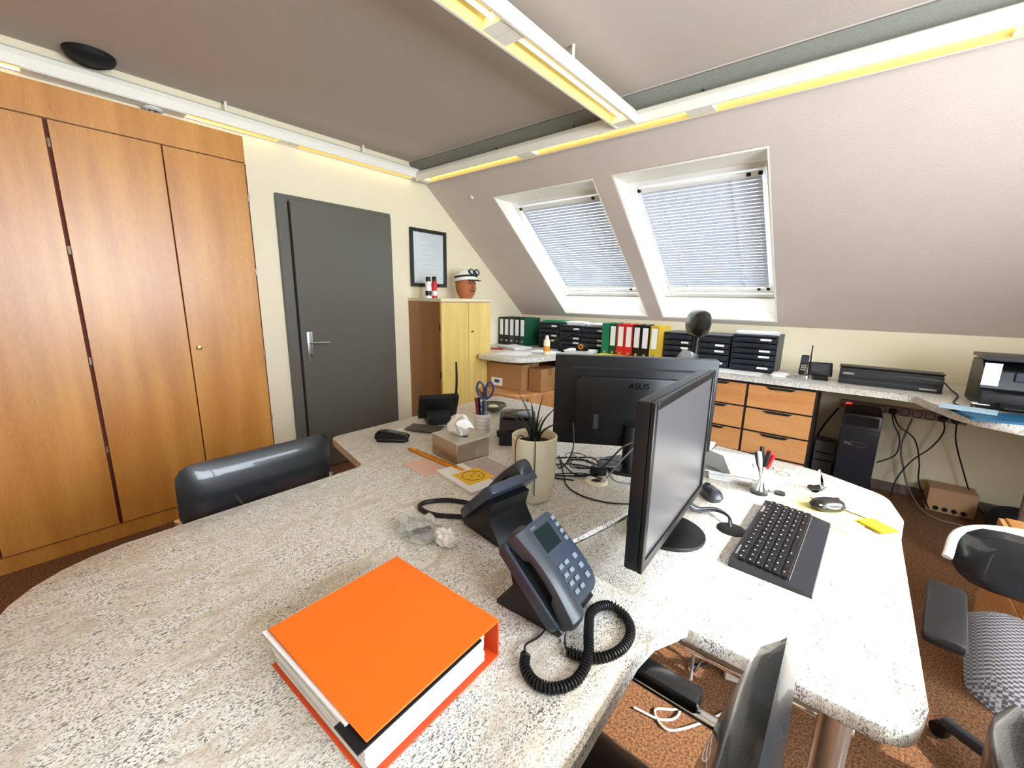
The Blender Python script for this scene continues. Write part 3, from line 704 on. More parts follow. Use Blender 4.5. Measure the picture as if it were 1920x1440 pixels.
# laminator
lm = thing('laminator', 'long black laminator on the worktop, left of the printer', 'laminator', (.2, 3.72, ZT+.001), math.radians(-1))
PR('body', roundpoly([(-.10, 0, .008), (.09, 0, .01), (.09, .085, .02), (.02, .118, .02), (-.10, .095, .02)]), -.255, .255, mat('charcoal_gloss', (44, 46, 50), .22), lm, .004, mtx=Matrix(((0, 0, 1, 0), (1, 0, 0, 0), (0, 1, 0, 0), (0, 0, 0, 1))))
B('slot', (-.235, -.103, .045), (.235, -.0955, .053), BLACKM, lm); B('lower_lip', (-.24, -.106, .025), (.24, -.098, .032), DGREY, lm)
B('top_guide', (-.262, -.05, .108), (.262, .085, .114), BLACK, lm, .002, 1)
B('badge', (-.235, -.1035, .066), (-.175, -.0985, .078), SILVER, lm); B('badge', (.15, -.1035, .015), (.23, -.0985, .023), SILVER, lm)
# printer
pt = thing('printer', 'black inkjet printer with a white sheet in it at the right frame edge', 'printer', (.82, 3.46, ZT+.001))
PR('body', roundpoly([(-.19, 0, .01), (.2, 0, .01), (.2, .24, .02), (-.05, .25, .03), (-.12, .2, .03), (-.13, .1, .01), (-.19, .09, .01)]), -.265, .265, BLACK, pt, .004, mtx=Matrix(((0, 0, 1, 0), (1, 0, 0, 0), (0, 1, 0, 0), (0, 0, 0, 1))))
B('scanner_lid', (-.27, -.15, .252), (.27, .2, .272), DGREY, pt, .006); B('paper_tray', (-.2, -.33, .028), (.2, -.18, .04), BLACK, pt, .003, 1)
B('control_panel', (-.15, -.134, .15), (.15, -.12, .2), BLUEG, pt, .003, 1, rot=(math.radians(0), 0, 0)); B('badge', (-.06, -.137, .205), (.06, -.131, .215), SILVER, pt)
B('sheet', (-.268, -.145, .12), (-.205, -.142, .24), PAPER, pt, rot=(math.radians(0), 0, 0)); B('sheet_lower', (-.29, -.2, .02), (-.225, -.15, .024), PAPER, pt)
sheets('magazine', 'blue glossy brochures lying on the rounded worktop end before the printer', (.585, 3.02, ZT+.001), .26, .2, 3, .25, NAVY, 'magazine', dz=.003)
sheets('magazine', 'pale brochure lying half under the blue brochures', (.50, 3.12, ZT+.013), .2, .15, 2, -.2, mat('pale_blue', (176, 206, 224), .5), 'magazine')
o = T('thin_cable', [(.475, 3.79, ZT+.05), (.515, 3.8, ZT+.008), (.52, 3.6, ZT+.006), (.47, 3.3, ZT+.006), (.52, 3.22, ZT+.008), (.55, 3.4, ZT+.006)], .004, CABLE); tag(o, 'thin black cord between the laminator and the printer', 'cable')

# under the worktop
ps_ = thing('power_strip', 'long multi-socket power strip with a red switch under the worktop', 'power strip', (.325, YK-.03, .638), rot=(0, math.radians(1), 0))
B('rail', (-.35, -.02, -.03), (.35, .028, .03), mat('strip_grey', (150, 132, 124), .5), ps_, .004, 1)
B('switch', (-.315, -.026, -.013), (-.28, -.019, .013), mat('red_switch', (255, 70, 40), .3, emit=1.5), ps_, .003, 1)
for k in range(9):
    x = -.235+k*.066
    s_ = LA('socket', [(0, -.002), (.022, -.002), (.026, .004), (.0265, .006), (.0265, 0)], BLACK, ps_, 18, (x, -.021, 0), (PI/2, 0, 0))
    if k in (3, 7, 8): LA('plug', [(0, 0), (.02, 0), (.018, .03), (.008, .042), (0, .042)], CABLE, s_, 14, (0, 0, .002))
def cable(label, pts, r=.0045, m=CABLE, cat='cable', group='cables hanging from the power strip'):
    return tag(T('cable', pts, r, m), label, cat, group)
y0 = YK-.075
cable('black cable from the fourth socket curving left to the computer', [(.285, y0, .63), (.30, y0-.05, .56), (.35, y0-.03, .45), (.34, y0-.1, .34), (.24, 3.86, .30)])
cable('black cable looping from the fourth socket down to the floor box', [(.29, y0, .63), (.33, y0-.06, .55), (.43, y0-.02, .46), (.48, y0-.02, .3), (.50, y0-.03, .15), (.56, y0-.18, .02)])
cable('black cable from the second last socket swinging down to the left', [(.555, y0, .63), (.56, y0-.06, .55), (.52, y0-.03, .42), (.44, y0-.03, .3), (.38, y0-.05, .15), (.36, y0-.12, .02)])
cable('black cable from the last socket slanting down to the right floor', [(.62, y0, .62), (.63, y0-.05, .5), (.70, y0-.02, .3), (.78, y0-.05, .1), (.86, y0-.15, .02)])
cable('grey cable bundle hanging left of the brown floor box', [(.40, y0+.03, .60), (.37, y0-.01, .4), (.40, y0-.01, .25), (.46, y0-.05, .08), (.55, y0-.28, .012), (.75, y0-.33, .012)], .006, mat('dusty_cable', (130, 112, 100), .6))
cable('black cable dropping behind the left side of the computer', [(-.03, YK-.04, .60), (-.10, YK-.05, .45), (-.14, YK-.05, .3), (-.145, YK-.07, .02)], .006)
pcb = thing('computer_tower', 'black computer tower on a stand under the worktop', 'computer', (.115, 3.78, 0))
B('case', (-.105, -.02, .12), (.105, .32, .655), BLACK, pcb, .006, 2)
B('front_bezel', (-.107, -.034, .12), (.107, -.019, .655), mat('anthracite', (40, 42, 50), .3), pcb, .006, 2)
B('trim_line', (-.1, -.0385, .545), (.1, -.0335, .553), BLUEG, pcb)
B('drive_door', (-.09, -.037, .57), (.09, -.0335, .64), BLACK, pcb, .002, 1)
T('badge', [(-.075, -.036, .43), (-.02, -.036, .455), (.05, -.036, .44), (.03, -.036, .42), (-.03, -.036, .425)], .0012, SILVER, pcb, 6)
text('Vac', .035, SILVER, pcb, (-.055, -.0355, .435), (PI/2, 0, 0))
B('stand', (-.12, -.02, .03), (.12, .33, .118), BLACKM, pcb, .004, 1)
for sx in (-.1, .1):
    for sy in (.02, .32): LA('caster', [(0, 0), (.018, 0), (.018, .03), (0, .03)], BLACK, pcb, 10, (sx, sy, 0))
p2 = thing('grey_device', 'flat grey device box standing left of the computer tower', 'device', (-.09+.0, 3.98, 0))
B('case', (-.045, -.02, .0), (.085, .12, .36), mat('dim_grey', (96, 92, 88), .5), p2, .004, 1); B('front_slot', (-.035, -.024, .2), (.075, -.0195, .21), BLACKM, p2); B('front_slot', (-.035, -.024, .26), (.075, -.0195, .27), BLACKM, p2)
fb = thing('floor_socket_box', 'brown junction box at the foot of the knee wall with cables', 'junction box', (.665, 4.03, 0), 0)
B('case', (-.12, -.06, .0), (.12, .11, .17), mat('tan_box', (196, 156, 116), .6), fb, .004, 1)
for k in range(4): LA('port', [(0, 0), (.014, 0), (.014, .012), (0, .012)], BLACKM, fb, 10, (-.07+k*.045, -.06, .03), (PI/2, 0, 0))
bg = thing('dark_bag', 'dark blue bag lying on the floor under the round worktop end', 'bag', (1.03, 3.72, 0))
bm = superpad(.5, .36, .2, .12); fin('bag', bm, mat('dark_navy_cloth', (30, 34, 46), .8), bg, (0, 0, .1), smooth=True); T('strap', [(-.15, -.05, .18), (-.05, -.1, .27), (.1, -.08, .18)], .012, BLACKM, bg)

# ================================================================== ORANGE BINDER
OB = thing('ring_binder', 'large orange ring binder full of papers lying flat on the desk', 'binder', (-.447, .517, ZA), math.radians(1.5))
L_, W_ = .314, .285        # spine runs along the far edge (local x), covers open towards -y
B('back_cover', (-L_, -W_, .0), (0, 0, .0035), ORANGED, OB, .001, 1)
B('spine', (-L_, -.0035, .0037), (0, 0, .0765), ORANGED, OB, .001, 1)
B('front_cover', (-L_, -W_, 0), (0, 0, .0035), ORANGE, OB, .001, 1, loc=(0, 0, .0767))
# page block: a fanned stack of thin bundles, tilted a little
random.seed(3)
for k in range(15):
    z = .005+k*.0042
    sh = .004*k*.4
    B('page_bundle', (-L_+.012-sh*.6, -W_+.006-sh*.2, z), (-.010-random.uniform(0, .004), -.03, z+.0040), PAPER if k % 3 else PAPERS, OB, loc=(0, 0, 0), rot=(0, 0, math.radians(random.uniform(-.6, .6))))
B('divider', (-.06, -W_-.014, .0690), (.0005, -.05, .0722), BLACKM, OB)
B('page_bundle', (-L_-.008, -W_-.004, .0725), (-.05, -.03, .0756), PAPER, OB, rot=(0, 0, math.radians(.6)))
for x in (-.20, -.12): T('ring', [(x, -.02, .006), (x, -.05, .01), (x, -.065, .035), (x, -.05, .066), (x, -.02, .07)], .002, CHROME, OB, 6, 5)
B('ring_plate', (-.24, -.055, .0037), (-.08, -.01, .0049), SILVER, OB)

# ================================================================== DESK TELEPHONES
def desk_phone(label, loc, rz):
    t_ = thing('desk_telephone', label, 'telephone', loc, rz, group='black desk telephones')
    PR('stand', [(.078, .002), (.085, .014), (-.03, .125), (-.055, .12), (-.038, .07), (-.085, .012), (-.085, .002)], -.075, .07, BLACK, t_, .002, mtx=XZ2Y)
    R = (0, math.radians(44), 0)
    body = PR('body', roundpoly([(-.10, -.095, .012), (.095, -.095, .012), (.095, .09, .03), (.02, .098, .03), (-.10, .085, .012)]), -.012, .014, BLUEG, t_, .004, loc=(.012, 0, .098), rot=R)
    PR('cradle_well', roundpoly([(-.09, -.088, .012), (.088, -.088, .012), (.088, -.036, .012), (-.09, -.036, .012)]), .0141, .0165, BLACK, body)
    PR('display_bezel', roundpoly([(-.094, -.03, .008), (-.018, -.03, .008), (-.018, .07, .008), (-.094, .07, .008)]), .0141, .0158, DGREY, body)
    B('display', (-.080, -.02, .0159), (-.026, .058, .0166), mat('lcd', (26, 34, 34), .15), body)
    for r_ in range(4):
        for c_ in range(3):
            B('key', (.008+r_*.0195, -.022+c_*.024, .0141), (.0185+r_*.0195, -.006+c_*.024, .0175), mat('key_pale', (112, 120, 132), .4), body, .0015, 1)
    for r_ in range(4): B('line_key', (-.085+r_*.018, .074, .0141), (-.075+r_*.018, .086, .0172), mat('key_pale', (0, 0, 0)), body)
    for r_ in range(3): B('side_key', (.01+r_*.024, .062, .0141), (.022+r_*.024, .076, .017), mat('key_pale', (0, 0, 0)), body)
    B('brand_mark', (-.091, -.012, .0159), (-.085, .012, .0163), SILVER, body)
    # handset: arched grip with two thick ends
    bm = bmesh.new(); n = 22; rings = []
    for i in range(n+1):
        u = -1+2*i/n; x = .108*u
        zc = .052-.016*u*u; th = .013+.010*abs(u)**3; wd = .020+.007*abs(u)**2
        if abs(u) > .93: k_ = (1-abs(u))/.07; th *= .45+.55*k_; wd *= .7+.3*k_
        ring = []
        for q in range(12):
            a = 2*PI*q/12; ca, sa = math.cos(a), math.sin(a)
            zz = zc+th*math.copysign(abs(sa)**.6, sa)
            if sa < 0 and .45 < abs(u) < .97: zz -= .012
            ring.append(bm.verts.new((x, -.062+wd*math.copysign(abs(ca)**.6, ca), zz)))
        rings.append(ring)
    for A, Q in zip(rings, rings[1:]):
        for q in range(12): bm.faces.new((A[q], A[(q+1) % 12], Q[(q+1) % 12], Q[q]))
    bm.faces.new(rings[0]); bm.faces.new(rings[-1])
    fin('handset', bm, DGREY, body, (0, 0, -.004), smooth=True)
    return t_
desk_phone('black desk telephone nearest the orange binder, with the coiled cord', (-.462, .692, ZA), math.radians(3))
desk_phone('black desk telephone beside the white plant pot, seen from its side', (-.752, .865, ZA), math.radians(172))
def coil(name, label, path, rc, rw, turns, lead0=None, lead1=None):
    t_ = thing(name, label, 'cord', path[0], group='telephone cords')
    P = cr(path, 12); o0 = Vector(path[0])
    ln = [0]
    for a, b in zip(P, P[1:]): ln.append(ln[-1]+(b-a).length)
    tot = ln[-1]; pts = []; n = turns*9; up = None; j = 0
    for i in range(n+1):
        s = tot*i/n
        while j < len(ln)-2 and ln[j+1] < s: j += 1
        f = (s-ln[j])/max(1e-9, ln[j+1]-ln[j]); p = P[j].lerp(P[j+1], f)
        t = (P[min(j+1, len(P)-1)]-P[j]).normalized()
        x = Vector((0, 0, 1)); x = (x-t*x.dot(t)).normalized(); y = t.cross(x)
        a = 2*PI*i/9
        pts.append(p+rc*(math.cos(a)*x+math.sin(a)*y)-o0)
    bm = bmesh.new(); tube(bm, pts, rw, 5); fin('coil', bm, CABLE, t_, smooth=True)
    bm = bmesh.new(); tube(bm, [p-o0 for p in P], rc*.8, 6); fin('core', bm, BLACKM, t_, smooth=True)
    for l in (lead0, lead1):
        if l: T('lead', [Vector(q)-o0 for q in l], .0022, CABLE, t_, 6, 5)
    return t_
zc = ZA+.0105
coil('telephone_cord', 'black coiled telephone cord looping in front of the nearest telephone', [(-.403, .544, zc), (-.385, .520, zc), (-.352, .508, zc), (-.320, .521, zc), (-.300, .560, zc), (-.306, .612, zc+.004), (-.335, .665, zc+.012), (-.355, .715, zc+.012), (-.338, .762, zc+.006), (-.300, .762, zc), (-.272, .728, zc), (-.267, .680, zc), (-.285, .635, zc), (-.318, .610, zc), (-.345, .603, zc)], .0085, .0024, 95,
     lead0=[(-.403, .544, zc), (-.415, .56, zc+.002), (-.412, .60, zc-.006), (-.41, .63, ZA+.012)], lead1=[(-.345, .603, zc), (-.362, .62, zc-.004), (-.372, .64, ZA+.02)])
o = T('telephone_cord', [(-.835, .885, ZA+.009), (-.90, .90, ZA+.008), (-.985, .865, ZA+.008), (-1.03, .80, ZA+.008), (-1.005, .768, ZA+.008), (-.94, .775, ZA+.008), (-.87, .82, ZA+.009), (-.83, .845, ZA+.010)], .0075, CABLE, None, 8, 8)
tag(o, 'thick black phone cord loop lying left of the farther telephone', 'cord', 'telephone cords')

# ================================================================== SCREENS AND KEYBOARD
def monitor(label, loc, rz, w, h, zb, bezel, tilt=0, base=(.0, .0), basexy=(.12, .10), backtext=None, off=0, screenmat=SCREEN):
    """screen faces local -y; loc = centre of foot"""
    t_ = thing('monitor', label, 'screen', loc, rz, group='flat screens on the desk')
    pan = thing('x', '', '', (off, -.045, zb), rot=(tilt, 0, 0)); del pan['label'], pan['category']
    bpy.data.objects.remove(pan)
    L0 = (off, -.06, zb)
    body = PR('panel', roundpoly([(-w/2, 0, .006), (w/2, 0, .006), (w/2, h, .006), (-w/2, h, .006)]), -.03, 0, BLACK, t_, .003, loc=L0, rot=(tilt, 0, 0), mtx=XZ2Y)
    bm = bmesh.new(); f = bezel
    for a, b in (((-w/2, -.012, 0), (-w/2+f, -.0005, h)), ((w/2-f, -.012, 0), (w/2, -.0005, h)), ((-w/2+f, -.012, 0), (w/2-f, -.0005, f*1.15)), ((-w/2+f, -.012, h-f), (w/2-f, -.0005, h))): box(bm, a, b, .002, 1)
    fin('bezel', bm, BLACK, body, smooth=True)
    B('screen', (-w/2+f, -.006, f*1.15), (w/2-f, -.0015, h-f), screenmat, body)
    PR('back_shell', roundpoly([(-w*.36, .05, .02), (w*.36, .05, .02), (w*.36, h*.78, .02), (-w*.36, h*.78, .02)]), -.048, -.0305, BLACK, body, .006, mtx=XZ2Y)
    B('ridge', (-w*.40, .0302, h*.86), (w*.40, .034, h*.88), BLACKM, body)
    T('neck', [(off, 0, .012), (off, 0, zb*.6+.02), (off, -.0005, zb+.10)], .028, BLACK, t_, 12, 3)
    PR('foot', [(basexy[0]*math.cos(a)+base[0], basexy[1]*math.sin(a)+base[1]) for a in [2*PI*i/32 for i in range(32)]], 0.0005, .014, BLACK, t_, .004)
    return t_, body
m1, b1 = monitor('wide black screen seen from behind, with cables below', (-.645, 1.54, ZA), math.radians(210.5), .627, .372, .086, .016, 0, base=(0, -.02))
tx = text('ASUS', .034, mat('gloss_black', (8, 8, 9), .1), b1, (-.02, .0485, .258), (PI/2, 0, PI), name='lettering')
B('port_cover', (.13, .0486, .075), (.15, .052, .135), DGREY, b1); B('connector', (-.08, .0486, .09), (-.04, .058, .105), DGREY, b1)
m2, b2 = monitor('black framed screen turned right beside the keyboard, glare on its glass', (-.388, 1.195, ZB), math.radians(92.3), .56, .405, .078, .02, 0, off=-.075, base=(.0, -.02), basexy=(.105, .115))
KB = thing('keyboard', 'black computer keyboard with white lettering on the sunlit desk', 'keyboard', (-.083, 1.363, ZB), math.radians(88))
kp = [(.088, .0), (.088, .024), (.03, .022), (-.05, .016), (-.096, .008), (-.098, 0)]
bm = bmesh.new(); prism(bm, kp, -.225, .225, mtx=YZ2X); fin('case', bm, mat('slate_case', (30, 33, 39), .35), KB)
bm = bmesh.new(); rows = [(.062, 15), (.040, 15), (.021, 14), (.002, 13), (-.017, 12), (-.036, 8)]
for ri, (y, n) in enumerate(rows):
    x = -.214; wtot = .428
    ws = [1.0]*n
    if ri in (2, 3, 4): ws[0] = 1.5; ws[-1] = 1.6
    if ri == 5: ws = [1.2, 1, 1, 5.5, 1, 1, 1, 1.2]
    sm = sum(ws)
    for wv in ws:
        kw = wtot*wv/sm
        zz = .0175+(y+.05)*.055
        box(bm, (x+.0012, y-.0082, zz), (x+kw-.0012, y+.0075, zz+.008), .0012, 1); x += kw
o = fin('keys', bm, BLACK, KB); o['kind'] = 'stuff'
bm = bmesh.new()
for ri, (y, n) in enumerate(rows):
    for k in range(n):
        if ri == 5 and k == 3: continue
        x = -.214+.428*(k+.36)/n; zz = .0256+(y+.05)*.055+.0002
        box(bm, (x-.0014, y+.001, zz), (x+.0014, y+.0046, zz+.0004))
o = fin('key_legends', bm, WHITE, KB); o['kind'] = 'stuff'
B('edge_strip', (-.21, -.0485, .0168), (.21, -.0465, .0182), SILVER, KB); B('badge', (.12, .076, .0235), (.17, .083, .0246), SILVER, KB); B('badge', (-.19, .077, .0235), (-.135, .082, .0246), SILVER, KB)
MS = thing('computer_mouse', 'dark computer mouse lying on the yellow pad', 'mouse', (.005, 1.70, ZB+.005), math.radians(40))
bm = superpad(.115, .062, .05, .031, 16, 14, 2.2, .5); fin('shell', bm, mat('taupe_black', (40, 36, 34), .3), MS, (0, 0, .016), smooth=True)
B('wheel', (.02, -.003, .034), (.036, .003, .042), BLACKM, MS, .001, 1); T('grip_line', [(-.045, -.02, .026), (0, -.031, .018), (.045, -.02, .022)], .003, SILVER, MS)
o = PR('mouse_pad', roundpoly([(-.105, -.13, .01), (.105, -.13, .01), (.105, .09, .01), (-.105, .09, .01)]), .0005, .004, YELLOWP, None, loc=(.015, 1.71, ZB), rot=(0, 0, math.radians(-18))); tag(o, 'pale yellow pad lying under the computer mouse', 'mouse pad')
sheets('paper_stack', 'bright white papers at the sunlit far corner of the desk', (.06, 1.83, ZB+.0055), .17, .18, 3, -.3, dz=.001)
sheets('sticky_notes', 'small yellow note pad near the chair at the desk corner', (.135, 1.665, ZB+.0055), .06, .08, 3, .9, YELLOW, 'notes', dz=.002)
# glass with pens
def pen_glass(label, loc, r, h, pens, seed):
    t_ = thing('pen_glass', label, 'glass', loc, group='glasses beside the keyboard')
    LA('glass', [(0, .0), (r*.86, 0), (r, h), (r-.0025, h), (r*.83, .008), (0, .008)], GLASS, t_, 24)
    return t_
pen_glass('drinking glass holding red and white pens beside the papers', (-.197, 1.695, ZB), .034, .105, 0, 0)
random.seed(5)
pcols = [(RED, 'red pen in the pen glass, on its right'), (RED, 'second red pen in the pen glass'), (BLACK, 'black capped pen at the back of the pen glass'), (DGREY, 'dark grey pen in the pen glass'), (WHITE, 'white pen in the pen glass leaning left'), (BLACK, 'black tipped pen at the front of the pen glass')]
for k, (c, l) in enumerate(pcols):
    a = k*1.05; b0 = Vector((-.197-.014*math.cos(a), 1.695-.014*math.sin(a), ZB+.012)); b1_ = Vector((-.197+.028*math.cos(a), 1.695+.028*math.sin(a), ZB+.155+.008*(k % 3)))
    p = thing('pen', l, 'pen', b0, group='pens in the glass')
    T('barrel', [(0, 0, 0), tuple((b1_-b0)*.7)], .0048, WHITE if k != 3 else DGREY, p, 8, 0); T('cap', [tuple((b1_-b0)*.62), tuple(b1_-b0)], .0075, c, p, 8, 0)
pen_glass('small empty glass right of the pen glass', (-.137, 1.735, ZB), .022, .08, 0, 0)
o = fin('glass_prism', (lambda bm: (prism(bm, [(-.022, -.022), (.022, -.022), (.022, .022), (-.022, .022)], 0, .012), lathe(bm, [(.026, .012), (.004, .085), (0, .087)], 4), bm)[-1])(bmesh.new()), GLASS, None, (-.035, 1.865, ZB), (0, 0, .5)); tag(o, 'clear pointed glass paperweight beside the sunlit papers', 'paperweight')
sheets('paper_stack', 'stack of papers and envelopes right of the black screen', (-.31, 1.86, ZB+.001), .2, .27, 8, .25, dz=.003)
o = sheets('envelope', 'dark edged envelope leaning on the paper stack by the screen', (-.385, 1.80, ZB+.048), .1, .2, 1, .35, mat('grey_card', (110, 108, 104), .7), 'envelope', dz=.004); o.rotation_euler = (math.radians(0), math.radians(18), .35)
hb = thing('small_grey_device', 'small grey plastic gadget with a cable behind the big keyboard', 'gadget', (-.325, 1.53, ZB), math.radians(-45))
bm = superpad(.10, .055, .05, .02, 12, 10, 3, .45); fin('shell', bm, DGREY, hb, (0, 0, .018), smooth=True); LA('lens', [(0, 0), (.010, 0), (.010, .004), (0, .005)], BLACKM, hb, 12, (-.025, 0, .040)); B('side_button', (.0, -.012, .036), (.03, .012, .044), BLUEG, hb, .003, 1)
gr_ = thing('cable_grommet', 'dark round cable grommet in the desk left of the keyboard', 'grommet', (-.215, 1.345, ZB))
LA('ring', [(0, .0005), (.04, .0005), (.04, .003), (.034, .006), (.0, .006)], BLACK, gr_, 24); LA('slot', [(0, .0061), (.02, .0061), (.02, .0066), (0, .0066)], BLACKM, gr_, 16)
for k in range(3):
    o = T('cable', [(-.37, 1.33+k*.014, ZB+.06), (-.33, 1.36+k*.014, ZB+.018), (-.28, 1.40+k*.008, ZB+.02), (-.235, 1.385, ZB+.022), (-.222+k*.005, 1.352, ZB+.004)], .0042, [CABLE, CABLEG, CABLE][k]); tag(o, ['thick black screen cable entering the desk grommet, left strand', 'grey cable strand between the two black ones at the desk grommet', 'black screen cable entering the desk grommet, right strand'][k], 'cable', 'cables at the desk grommet')

# ================================================================== CABLES BEHIND THE BLACK SCREEN
zt = ZA+.005
def dcable(label, pts, r=.003, m=CABLE): tag(T('cable', pts, r, m, None, 7), label, 'cable', 'cables lying behind the black screen')
dcable('black cable lying in a wide arc before the screen foot', [(-.86, 1.36, zt+.03), (-.80, 1.30, zt), (-.74, 1.23, zt), (-.66, 1.20, zt), (-.57, 1.215, zt), (-.49, 1.27, zt)], .0028)
dcable('black cable rising to the back of the black screen', [(-.70, 1.34, zt+.02), (-.665, 1.37, zt+.06), (-.625, 1.42, .87), (-.605, 1.465, .885)], .0034)
dcable('pale cable rising slanted to the screen connector', [(-.655, 1.37, zt+.01), (-.62, 1.40, .82), (-.585, 1.455, .88)], .003, CABLEG)
dcable('black cable hanging in front of the screen left half', [(-.83, 1.40, .93), (-.80, 1.36, .85), (-.81, 1.34, .79), (-.84, 1.33, zt+.01), (-.88, 1.38, zt)], .003)
dcable('tangled black cable loop beside the white plant pot', [(-.88, 1.24, zt), (-.80, 1.30, zt), (-.72, 1.38, zt), (-.74, 1.44, zt), (-.84, 1.42, zt), (-.90, 1.34, zt), (-.84, 1.26, zt), (-.75, 1.29, zt)], .003)
dcable('second tangled black cable loop under the screen edge', [(-.93, 1.46, zt), (-.85, 1.38, zt+.004), (-.76, 1.33, zt+.006), (-.70, 1.38, zt+.02), (-.76, 1.47, zt+.03), (-.86, 1.50, zt), (-.95, 1.40, zt), (-.92, 1.30, zt)], .0032)
dcable('thin grey cable winding under the black screen', [(-.90, 1.52, zt), (-.80, 1.46, zt+.012), (-.70, 1.44, zt+.015), (-.62, 1.37, zt+.01), (-.56, 1.42, zt), (-.52, 1.5, zt)], .0026, CABLEG)
dcable('black cable running straight left to the plant pot', [(-.66, 1.345, zt+.014), (-.74, 1.33, zt+.018), (-.84, 1.24, zt+.012), (-.90, 1.17, zt+.006), (-.86, 1.15, zt+.004), (-.79, 1.2, zt)], .0026)
random.seed(11)
for k in range(5):
    cx, cy = -.80+random.uniform(-.07, .1), 1.40+random.uniform(-.05, .09)
    a0 = random.uniform(0, 6)
    dcable(['coiled cable loop under the left half of the black screen', 'flat cable coil nearest the screen foot', 'small cable coil between plant pot and screen', 'grey cable coil in the cable tangle', 'outermost cable coil of the tangle'][k],
           [(cx+(.045+.012*random.random())*math.cos(a0+q*.8), cy+(.035+.012*random.random())*math.sin(a0+q*.8), zt+.010+.006*k+.003*random.random()) for q in range(11)], .0024, [CABLE, CABLE, CABLEG, CABLEG, CABLE][k])
wg = thing('white_cable_grommet', 'white round cable outlet in the desk before the black screen', 'grommet', (-.685, 1.345, ZA))
LA('ring', [(.02, .0005), (.045, .0005), (.045, .006), (.038, .011), (.022, .009), (.02, .0005)], CREAMP, wg, 26); LA('hole', [(0, .0006), (.021, .0006), (.021, .002), (0, .002)], BLACKM, wg, 18)
o = B('mains_adapter', (-.03, -.02, 0), (.03, .02, .028), BLACK, None, .005, 2, loc=(-.70, 1.385, ZA+.012), rot=(0, 0, .7)); tag(o, 'small black power adapter lying among the cables', 'adapter')

# ================================================================== THINGS ON THE LEFT DESK
TB = thing('tissue_box', 'brushed steel tissue box with a white tissue sticking out', 'tissue box', (-1.27, 1.195, ZA), math.radians(-8))
B('case', (-.095, -.085, 0), (.095, .085, .088), STEEL, TB, .003, 1)
B('lid', (-.098, -.088, .0882), (.098, .088, .094), mat('steel_top', (206, 200, 186), .35, .7), TB, .002, 1)
PR('slot', [(.05*math.cos(a), .02*math.sin(a)) for a in [2*PI*i/20 for i in range(20)]], .0942, .0948, BLACKM, TB)
random.seed(9)
bm = bmesh.new(); n = 14; rings = []
prof = [(.03, .0), (.05, .025), (.062, .05), (.045, .072), (.02, .085)]
for j, (r, z) in enumerate(prof):
    rings.append([bm.verts.new(((r*(1+random.uniform(-.28, .3)))*math.cos(2*PI*i/n), .75*r*(1+random.uniform(-.28, .3))*math.sin(2*PI*i/n), z+random.uniform(-.012, .012)*(j > 0))) for i in range(n)])
for A, Q in zip(rings, rings[1:]):
    for i in range(n): bm.faces.new((A[i], A[(i+1) % n], Q[(i+1) % n], Q[i]))
bm.faces.new(rings[-1]); fin('tissue', bm, PAPER, TB, (0, 0, .0945), smooth=True)
# pen cup with scissors
PC = thing('pen_cup', 'white ribbed pen cup behind the tissue box', 'pen cup', (-1.42, 1.49, ZA))
LA('cup', [(0, 0), (.04, 0), (.042, .1), (.039, .1), (.037, .005), (0, .005)], WHITE, PC, 24)
for k in range(4): LA('rib', [(.0405+k*.0004, 0), (.0425+k*.0004, .003), (.0405+k*.0004, .006)], PAPERS, PC, 24, (0, 0, .02+k*.02))
SC = thing('scissors', 'scissors with dark blue handles standing in the white pen cup', 'scissors', (-1.415, 1.505, ZA+.02), math.radians(40))
for s in (-1, 1):
    T('blade', [(s*.004, 0, 0), (s*.006, 0, .10), (-s*.004, 0, .15)], .004, SILVER, SC, 6, 4)
    T('handle', [(s*.008, 0, .15), (s*.03, 0, .17), (s*.042, 0, .205), (s*.03, 0, .24), (s*.010, 0, .225), (s*.004, 0, .185)], .0055, BLUE, SC, 8, 6, closed=True)
for k, (c, l, dx, dy, hh) in enumerate(((mat('dark_red', (120, 30, 36), .4), 'dark red marker in the white pen cup', -.02, -.012, .17), (BLACK, 'black marker in the white pen cup', -.027, .008, .165), (mat('dark_red', (0, 0, 0)), 'dark red stapler remover leaning in the white pen cup', .0, -.026, .12), (BLUE, 'blue pen in the white pen cup', .012, -.006, .16))):
    p = thing('marker', l, 'pen', (-1.42+dx*.6, 1.49+dy*.6, ZA+.008), group='markers in the white pen cup')
    T('barrel', [(0, 0, 0), (dx*.5, dy*.5, hh*.7)], .007, c, p, 8, 0); T('cap', [(dx*.48, dy*.48, hh*.66), (dx*.8, dy*.8, hh)], .0078, c, p, 8, 0)
BW = thing('ash_bowl', 'low glass bowl with a dark rim on the far desk edge', 'bowl', (-1.66, 1.83, ZA))
LA('bowl', [(0, .0), (.05, 0), (.085, .035), (.08, .037), (.045, .008), (0, .008)], mat('smoked_glass', (120, 120, 104), .1, trans=.6), BW, 24); LA('rim', [(.079, .034), (.087, .034), (.087, .04), (.079, .04), (.079, .034)], DGREY, BW, 24)
o = LA('candle', [(0, 0), (.03, 0), (.03, .022), (0, .022)], CREAMP, None, 16, (-1.655, 1.835, ZA+.0085)); tag(o, 'cream candle inside the low glass bowl', 'candle')
